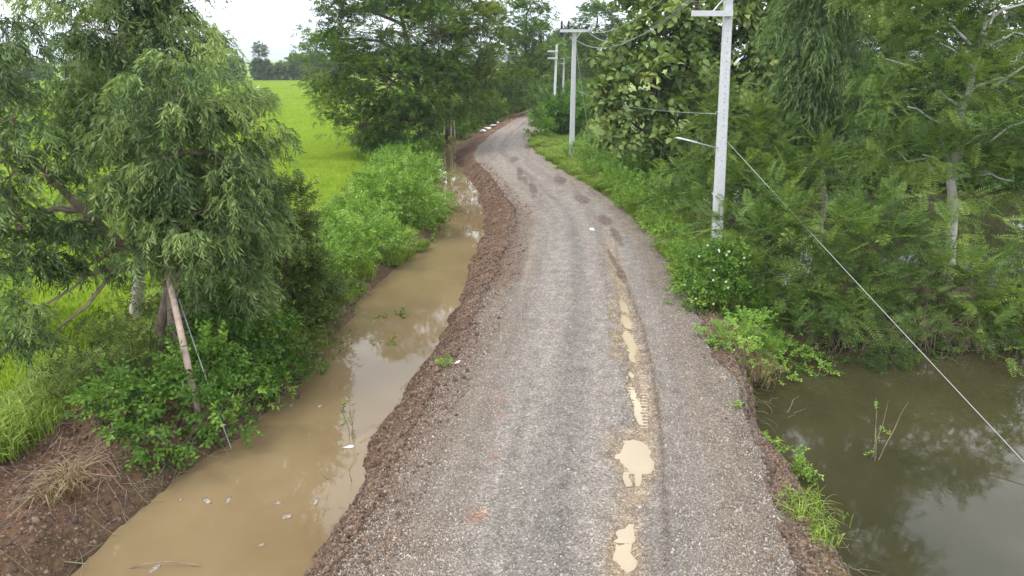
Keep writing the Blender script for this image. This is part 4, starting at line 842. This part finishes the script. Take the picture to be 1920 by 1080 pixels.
# ------------------------------------------------------------------ large teak leaves on the road side of the crown
rg = np.random.default_rng(77); crown = [o for o in teak.children if o.name.startswith('crown')][0]; LM = []
for k in range(4):
    tv, tq, tr = t_teak(rg); LM.append(np_mesh('teak_leaf', tv[:16] * 1.1, tq[:4], M['teak'], {'var': np.full(16, .35 + .17 * k)}))
tl = [LB(1180, 110, 50, 50, 38), LB(1240, 60, 70, 60, 38), LB(1160, 190, 45, 45, 37), LB(1230, 160, 70, 60, 36.5), LB(1200, 250, 60, 40, 36), LB(1270, 230, 55, 55, 36.5)]
for k in range(240):
    c_, r_, _ = tl[k % 6]; d = rg.normal(0, 1, 3); d[1] = -abs(d[1]); d /= np.linalg.norm(d)
    o = bpy.data.objects.new('leaf', LM[int(rg.integers(0, 4))]); COL.objects.link(o); o.parent = crown
    o.location = Vector(c_ + d * r_ * rg.uniform(.98, 1.12)); o.rotation_euler = Vector(d + np.array([0, 0, -.15])).to_track_quat('X', 'Z').to_euler()
    o.scale = (float(rg.uniform(.7, 1.05)),) * 3

# ------------------------------------------------------------------ utility poles
def pole(label, basep, topp, w0, w1):
    g = np.array([basep[0], basep[1], float(H(basep[0], basep[1]))]); t = empty('utility_pole', g, label, 'pole', 'concrete poles along the road')
    a = np.array([basep[0], basep[1], g[2] - .4]); b_ = np.array(topp); mb = MB(); V = []; n = 8
    for i in range(n + 1):
        f = i / n; c_ = a * (1 - f) + b_ * f; w = (w0 * (1 - f) + w1 * f) / 2; k = w * .82
        for dx, dy in ((-k, -w), (k, -w), (w, -k), (w, k), (k, w), (-k, w), (-w, k), (-w, -k)): V.append(c_ + np.array([dx, dy * .8, 0]))
    F_ = [(i * 8 + k, i * 8 + (k + 1) % 8, i * 8 + 8 + (k + 1) % 8, i * 8 + 8 + k) for i in range(n) for k in range(8)] + [tuple(range(8))[::-1], tuple(n * 8 + k for k in range(8))]
    mb.add(V, F_).build('post', M['concrete'], t); return t, a, b_
def arm(t, p, q, h=.075, d=.06):
    p = np.array(p); q = np.array(q); MB().box((p + q) / 2, (q - p) / 2, (0, d, 0), (0, 0, h)).build('crossarm', M['concrete'], t)
def insul(t, p, h=.42, r=.075, hang=False):
    s_ = -1 if hang else 1; prof = [(0, .03), (.02, .03)]
    for k in range(5):
        z0 = .05 + k * (h - .1) / 5; dz = (h - .1) / 5; prof += [(z0, r * .5), (z0 + dz * .3, r), (z0 + dz * .6, r * .95), (z0 + dz * .75, r * .5)]
    prof += [(h - .03, r * .45), (h, .02)]
    MB().lathe(p, (0, 0, s_), prof, 10).build('insulator', M['ceramic'], t, True)
def brace(t, p, q, r=.022): MB().tube([p, q], r, 6).build('brace', M['steel'], t)
# nearest pole
p0 = P(1344, 476, -.15); Yp = p0[1]; tp = at(1369, -62, Yp)
t1, a1, b1 = pole('tall concrete pole with rows of bolt holes, side arm and steel bracket', p0, tp, .36, .25)
def on1(row): f = (at(1350, row, Yp)[2] - a1[2]) / (b1[2] - a1[2]); return a1 * (1 - f) + b1 * f, .36 * (1 - f) + .25 * f
hm = MB()
for row in (35, 58, 72, 78, 100, 115, 130, 138, 146, 162, 176, 184, 192, 206, 214, 221, 236, 258, 300, 370, 410, 440):
    c_, w = on1(row); hm.tube([c_ + np.array([0, -w * .4 - .004, 0]), c_ + np.array([0, -w * .4 + .03, 0])], .017, 8)
hm.build('bolt_holes', M['hole'], t1)['kind'] = 'stuff'
WP = {}
for row, nm in ((26, 'low'), (-20, 'high')):
    c_, w = on1(row); e_ = at(1297, row + 2, Yp - .25); e_[2] = c_[2]; arm(t1, c_ + np.array([.1, -w * .4 - .07, 0]), e_ + np.array([0, 0, 0]), .085, .06)
    ip_ = e_ + np.array([.12, 0, .085]); insul(t1, ip_, .5, .085); WP[nm] = ip_ + np.array([0, 0, .5])
    q_ = e_ * .45 + c_ * .55; brace(t1, q_ + np.array([0, -.07, .05]), c_ + np.array([-.06, -w * .4 - .03, .62]))
c_, w = on1(277); brk = at(1268, 258, Yp - .5); MB().tube([c_ + np.array([-w * .5 + .02, -.1, 0]), brk], .022, 8).build('bracket_rod', M['steel'], t1, True)
MB().tube([c_ * .45 + brk * .55 + np.array([0, 0, .0]), brk * .98 + c_ * .02], .032, 8).build('bracket_sleeve', M['steel'], t1, True)
c_, w = on1(211); hk = c_ + np.array([-w * .5 - .12, -.08, .02]); MB().tube([c_ + np.array([-w * .4, -.08, .03]), hk, hk + np.array([0, 0, -.07])], .014, 6).build('hook', M['steel'], t1)
# second pole, T-shaped
p0 = P(1072, 296, -.1); Y2 = p0[1]
t2, a2, b2_ = pole('concrete pole with a T-shaped crossarm and two black insulators', p0, at(1077, 60, Y2), .38, .27)
ca, cb = at(1050, 61, Y2 - .25), at(1101, 58, Y2 - .25); ca[2] = cb[2] = at(1077, 58, Y2)[2]; arm(t2, ca, cb, .09, .07)
for px in (1053, 1066):
    q_ = at(px, 58, Y2 - .25); q_[2] = ca[2] + .09; insul(t2, q_, .55, .11); q2 = q_.copy(); q2[2] = ca[2] - .09; insul(t2, q2, .3, .14, True)
q_ = cb + np.array([-.08, 0, .09]); insul(t2, q_, .22, .12)
for px in (1062, 1090):
    q_ = at(px, 60, Y2 - .33); q_[2] = ca[2] - .05; brace(t2, q_, at(1076, 78, Y2 - .2), .03)
# third and fourth
p3 = P(1038, 223, -.1); Y3 = p3[1]; t3, a3, b3_ = pole('slim concrete pole with two short arms, next beyond the T-shaped one', p3, at(1044, 83, Y3), .34, .22)
p4 = P(1055, 194, -.1); Y4 = p4[1]; t4, a4, b4_ = pole('short-looking concrete pole beside the road where it vanishes into trees', p4, at(1058, 108, Y4), .34, .24)
for t_, Yq, rows_, px0, px1 in ((t3, Y3, (96, 109), 1027, 1043), (t4, Y4, (110, 119), 1047, 1057)):
    for row in rows_:
        e0, e1 = at(px0, row, Yq - .22), at(px1 + 3, row, Yq - .22); arm(t_, e0, e1, .08, .06); insul(t_, e0 + np.array([.12, 0, .08]), .5, .1)
        brace(t_, (e0 + e1) / 2 + np.array([0, 0, -.05]), e1 + np.array([-.1, 0, -.5]), .03)
def cable(label, p, q, sag, r=.014, name='power_cable', cat='cable', n=18): return tag(MB().tube(bez(p, q, n, sag), r, 5).build(name, M['wire'], None, True), label, cat)
T2 = lambda px, py: at(px, py, Y2 - .2)
cable('upper cable between the T-shaped pole and the bracketed pole', T2(1099, 57), WP['high'], .75)
cable('lower slack cable between the T-shaped pole and the bracketed pole', T2(1079, 74), WP['low'], 1.0)
cable('middle cable from the crossarm tip of the T-shaped pole', T2(1101, 58), WP['low'] + np.array([-.05, 0, -.12]), 1.0)
cable('thin service wire from the hook on the bracketed pole', T2(1078, 168), hk + np.array([0, 0, -.05]), .35, .009)
for k, px in enumerate((1053, 1066)): cable(['cable from the outer insulator of the T-shaped pole to the slim pole', 'cable from the inner insulator of the T-shaped pole to the slim pole'][k], T2(px, 48), at(1030, 95 + 13 * k, Y3 - .22) + np.array([0, 0, .5]), .5, .012)
for k in (0, 1): cable(['upper cable from the slim pole to the pole at the bend', 'lower cable from the slim pole to the pole at the bend'][k], at(1029, 96 + 13 * k, Y3 - .22) + np.array([0, 0, .58]), at(1048, 110 + 9 * k, Y4 - .22) + np.array([0, 0, .55]), .5, .012)
c_, w = on1(262); g1 = P(1990, 935, ZP); g1[2] -= .05
cable('long stay wire from the bracketed pole down into the pond', c_ + np.array([w * .4, -.05, 0]), g1, .03, .009, 'stay_wire', 'wire')
g2 = P(1112, 300, -.2); g2[2] = H(g2[0], g2[1]) - .1
cable('stay wire from the T-shaped pole into the verge weeds', T2(1079, 80), g2, .05, .013, 'stay_wire', 'wire')

# ------------------------------------------------------------------ small things
def scrap(name, label, cat, p, size, mat, seed, flat=.35, group=None):
    v, f = rock(seed, .5); r = np.random.default_rng(seed); a = r.uniform(0, 6.28); ca_, sa_ = math.cos(a), math.sin(a)
    # one subdivision with jitter, so that it reads as a crumpled irregular scrap
    V = [tuple(q) for q in v]; Fs = []; mid = {}
    def m_(i, j):
        k = (min(i, j), max(i, j))
        if k not in mid: mid[k] = len(V); V.append(tuple((np.array(V[i]) + np.array(V[j])) / 2 * r.uniform(.8, 1.2)))
        return mid[k]
    for i, j, k in f:
        x1, x2, x3 = m_(i, j), m_(j, k), m_(k, i); Fs += [(i, x1, x3), (j, x2, x1), (k, x3, x2), (x1, x2, x3)]
    V = np.array(V) * np.array([size, size * .55, size * flat]); V = np.stack([V[:, 0] * ca_ - V[:, 1] * sa_, V[:, 0] * sa_ + V[:, 1] * ca_, V[:, 2]], 1)
    o = link(name, np_mesh(name, V, np.array(Fs), mat, None, False)); o.location = tuple(p); return tag(o, label, cat, group)
for k, (px, py, sz) in enumerate([(338, 937, .06), (388, 940, .13), (428, 938, .08), (592, 940, .13), (540, 968, .12), (598, 762, .09), (655, 838, .12), (490, 1022, .06), (290, 1066, .1), (545, 760, .08), (600, 662, .1), (560, 690, .07), (700, 602, .07), (520, 944, .08), (716, 640, .09)]):
    scrap('floating_scum', 'small pale scrap of foam and litter floating on the muddy ditch', 'litter', P(px, py, ZD) + np.array([0, 0, .004]), sz, M['white'] if k == 6 else M['foam'], 300 + k, .14, 'scraps floating on the ditch')
scrap('rag', 'white rag lying on the road before the bend', 'rag', P(1110, 430, .09), .2, M['white'], 331, .3)
scrap('stone', 'white stone at the ditch-side gravel edge of the road', 'stone', P(858, 680, .06) + np.array([0, 0, .02]), .075, M['white'], 332, .6)
scrap('litter_scrap', 'white scrap on the pond bank beside the weeds', 'litter', P(1497, 945, -.3), .09, M['white'], 333, .4)
scrap('litter_scrap', 'red scrap at the road edge near the dry grass', 'litter', P(1348, 688, 0.02), .05, M['red'], 334, .4)
for k, (px, py, sz) in enumerate([(906, 250, .5), (915, 244, .45), (924, 238, .4), (934, 232, .45)]):
    q_ = P(px, py, -.25); q_[2] = max(H(q_[0], q_[1]), ZD) + .1; scrap('sandbag', 'white sack dumped at the ditch edge by the road', 'sack', q_, sz, M['white'], 340 + k, .5, 'white sacks at the ditch edge')
# twigs and sprigs standing in the water
def sprig(name, label, cat, px, py, zw, stems, lv, mat, seed, lsz=.07, dead=False):
    r = np.random.default_rng(seed); g = P(px, py, zw); t = empty(name, g, label, cat); L = Leaves(); pos = []; D = []
    for (dx, dy, h) in stems:
        tip = g + np.array([dx, dy, h]); pts = bez(g + np.array([r.normal(0, .03), r.normal(0, .03), -.25]), tip, 5, -.04, .015, r)
        MB().tube(pts, [.010, .009, .008, .007, .005, .003], 5, False).build('stem', M['twig'] if dead else M['straw'], t, True)
        for k in range(lv): f = r.uniform(.45, 1); i_ = min(4, int(f * 5)); pos.append(pts[i_] * (1 - (f * 5 - i_)) + pts[i_ + 1] * (f * 5 - i_)); D.append(r.normal(0, 1, 3))
    if lv: L.scatter(SMALL, np.array(pos), np.array(D), r.uniform(.7, 1.3, len(pos)) * lsz / .065, .6 + r.normal(0, .2, len(pos)), r).build('leaves', mat, t)
    return t
sprig('pond_sapling', 'thin leggy sapling standing alone in the open pond', 'sapling', 1640, 862, ZP, [(.1, .1, 1.25), (-.15, .1, 1.3), (.55, .2, 1.15), (-.1, -.05, .6), (.05, .3, .9)], 1, M['lush'], 401, .06)
sprig('pond_sprig', 'leafy sprig poking out of the pond beside the feathery shrubs', 'sprig', 1528, 705, ZP, [(.2, .1, .35), (.45, 0, .2), (-.1, .1, .25)], 6, M['lush'], 402)
sprig('dead_branch', 'bare dead branch sticking out of the pond by the road bank', 'branch', 1462, 778, ZP, [(.5, .3, .3), (-.3, .2, .2), (.25, -.2, .12), (.6, .1, .1)], 0, M['lush'], 403, dead=True)
sprig('ditch_sprig', 'green sprig trailing in the ditch by the low vine mat', 'sprig', 600, 700, ZD, [(.1, .25, .35), (-.2, .1, .25), (.15, -.1, .2)], 6, M['bush'], 404)
sprig('ditch_sprig', 'weedy sprig floating in the middle of the ditch', 'sprig', 735, 595, ZD, [(.35, .15, .12), (.2, .3, .15), (-.3, 0, .08)], 6, M['vine'], 405)
sprig('ditch_sprig', 'sparse upright sprig near the road bank in the ditch', 'sprig', 655, 815, ZD, [(.05, .1, .75), (.12, -.05, .5), (-.1, .05, .6)], 4, M['vine'], 406, .05)
sprig('dead_branch', 'thin dead twig bent over the muddy ditch near the road bank', 'branch', 650, 905, ZD, [(-.6, .15, .15), (.1, .1, .3), (-.25, .3, .1)], 0, M['vine'], 407, dead=True)
sprig('ditch_sprig', 'small floating sprig close to the creeper mounds', 'sprig', 715, 648, ZD, [(.3, .05, .06), (-.25, .1, .06)], 4, M['vine'], 408)
tag(MB().tube(bez(P(235, 1066, ZD) + np.array([0, 0, -.02]), P(385, 1062, ZD) + np.array([0, 0, -.02]), 8, -.12), [.008] * 9, 5).build('bent_twig', M['twig'], None, True), 'bent twig arching out of the ditch near the muddy bank', 'twig')
tag(MB().tube([(lambda q: q + np.array([0, 0, .05]))(P(a_, b_q, ZD + .12)) for a_, b_q in ((85, 1056), (110, 1057), (140, 1060), (168, 1063))], [.012, .012, .01, .006], 6).build('pale_stick', M['straw'], None, True), 'pale stick lying across the foot of the muddy bank', 'stick')
# weeds on the pond bank of the road
def tuft(label, px, py, z, n, h, seed, mat, lean=.9, sp=.18):
    r = np.random.default_rng(seed); g = P(px, py, z); g[2] = max(float(H(g[0], g[1])), ZP); t = empty('weed_tuft', g, label, 'weed'); L = Leaves()
    L.scatter([t_blade(r, 7, h, .014, .05, lean) for _ in range(4)], g + np.stack([r.normal(0, sp, n), r.normal(0, sp * 1.4, n), np.full(n, -.04)], 1), r.normal(0, 1, (n, 3)), r.uniform(.6, 1.2, n), .5 + r.normal(0, .2, n), r, .6, True)
    L.build('blades', mat, t)['kind'] = 'stuff'; return t
tuft('yellow-green grass tuft hanging over the pond bank beside the white scrap', 1495, 985, -.4, 34, .32, 501, M['grass'], 1.2, .2)
tuft('lower grass tuft on the bank where the gravel meets the pond', 1530, 1040, -.5, 18, .28, 502, M['grass'], 1.2, .15)
sprig('leafy_weed', 'leafy weed growing at the pond waterline', 'weed', 1500, 895, ZP, [(.05, .1, .5), (-.15, 0, .4), (.12, -.1, .35), (.0, .2, .45), (-.1, -.1, .3)], 6, M['lush'], 411)
sprig('leafy_weed', 'small weed on the crumbling bank above the dead branch', 'weed', 1440, 845, -.5, [(.0, .1, .35), (-.15, 0, .25), (.12, -.1, .25)], 6, M['lush'], 412)
sprig('leafy_weed', 'tiny weed on the gravel shoulder above the pond bank', 'weed', 1378, 770, -.02, [(.0, .05, .2), (-.1, 0, .12), (.08, -.05, .12)], 4, M['lush'], 413, .05)
sprig('leafy_weed', 'single weed on the clod bank beside the white stone', 'weed', 836, 690, .05, [(.0, .05, .3), (-.1, 0, .22), (.08, -.05, .25), (0, .1, .2)], 5, M['lush'], 414, .05)
M['hay'] = leafmat('dry_grass', (.10, .065, .035), (.20, .14, .08), (.30, .24, .13), .2, .8)
tuft('heap of brown dead grass on the spit at the pond corner', 1408, 660, -.2, 90, .45, 503, M['hay'], 1.6, .26)
tuft('straw-coloured dead reed clump on the muddy mound', 125, 905, .1, 30, .6, 504, M['hay'], 1.4, .12)
# white blossoms on the vine bush
r = np.random.default_rng(9); vb = [o for o in bpy.data.objects if o.get('label', '').startswith('glossy broadleaf')][0]; fl = MB()
for k in range(26):
    c_, rr_, _ = LB(1340, 530, 62, 75, 18.1); d = r.normal(0, 1, 3); d[1] = -abs(d[1]); d /= np.linalg.norm(d); q = c_ + d * rr_ * 1.03
    for a in range(5): fl.add([q, q + np.array([math.cos(a * 1.257 - .4), -.3, math.sin(a * 1.257 - .4)]) * .022, q + np.array([math.cos(a * 1.257), -.4, math.sin(a * 1.257)]) * .034, q + np.array([math.cos(a * 1.257 + .4), -.3, math.sin(a * 1.257 + .4)]) * .022], [(0, 1, 2, 3)])
fl.build('blossoms', M['flower'], vb)['kind'] = 'stuff'
# egrets
for lbl, px, py in (('white egret standing in the far rice field', 484, 168), ('second white egret farther out in the rice towards the wood', 591, 161)):
    q = P(px, py, ZF); t = MB(); b_ = q + np.array([0, 0, .42])
    t.tube([b_ + np.array(v_) for v_ in ((-.42, 0, .0), (-.25, 0, .08), (0, 0, .14), (.18, 0, .2), (.26, 0, .32), (.22, 0, .46), (.28, 0, .58), (.34, 0, .60), (.46, 0, .57))], [.01, .10, .15, .11, .05, .035, .035, .045, .006], 8)
    for sy in (-.05, .05): t.tube([b_ + np.array([0, sy, .05]), b_ + np.array([.02, sy, -.45])], .015, 5)
    tag(t.build('egret', M['feather'], None, True), lbl, 'bird')
# ------------------------------------------------------------------ haze
HZ = bpy.data.materials.new('haze_air'); HZ.use_nodes = True; hn = HZ.node_tree.nodes; hn.remove(hn['Principled BSDF'])
pv = hn.new('ShaderNodeVolumePrincipled'); pv.inputs['Color'].default_value = (.86, .92, 1, 1); pv.inputs['Density'].default_value = 3.2e-4; pv.inputs['Anisotropy'].default_value = .2
HZ.node_tree.links.new(pv.outputs[0], hn['Material Output'].inputs['Volume'])
tag(MB().box((0, 4200, 73), (9700, 0, 0), (0, 5500, 0), (0, 0, 76)).build('haze', HZ), kind='stuff')
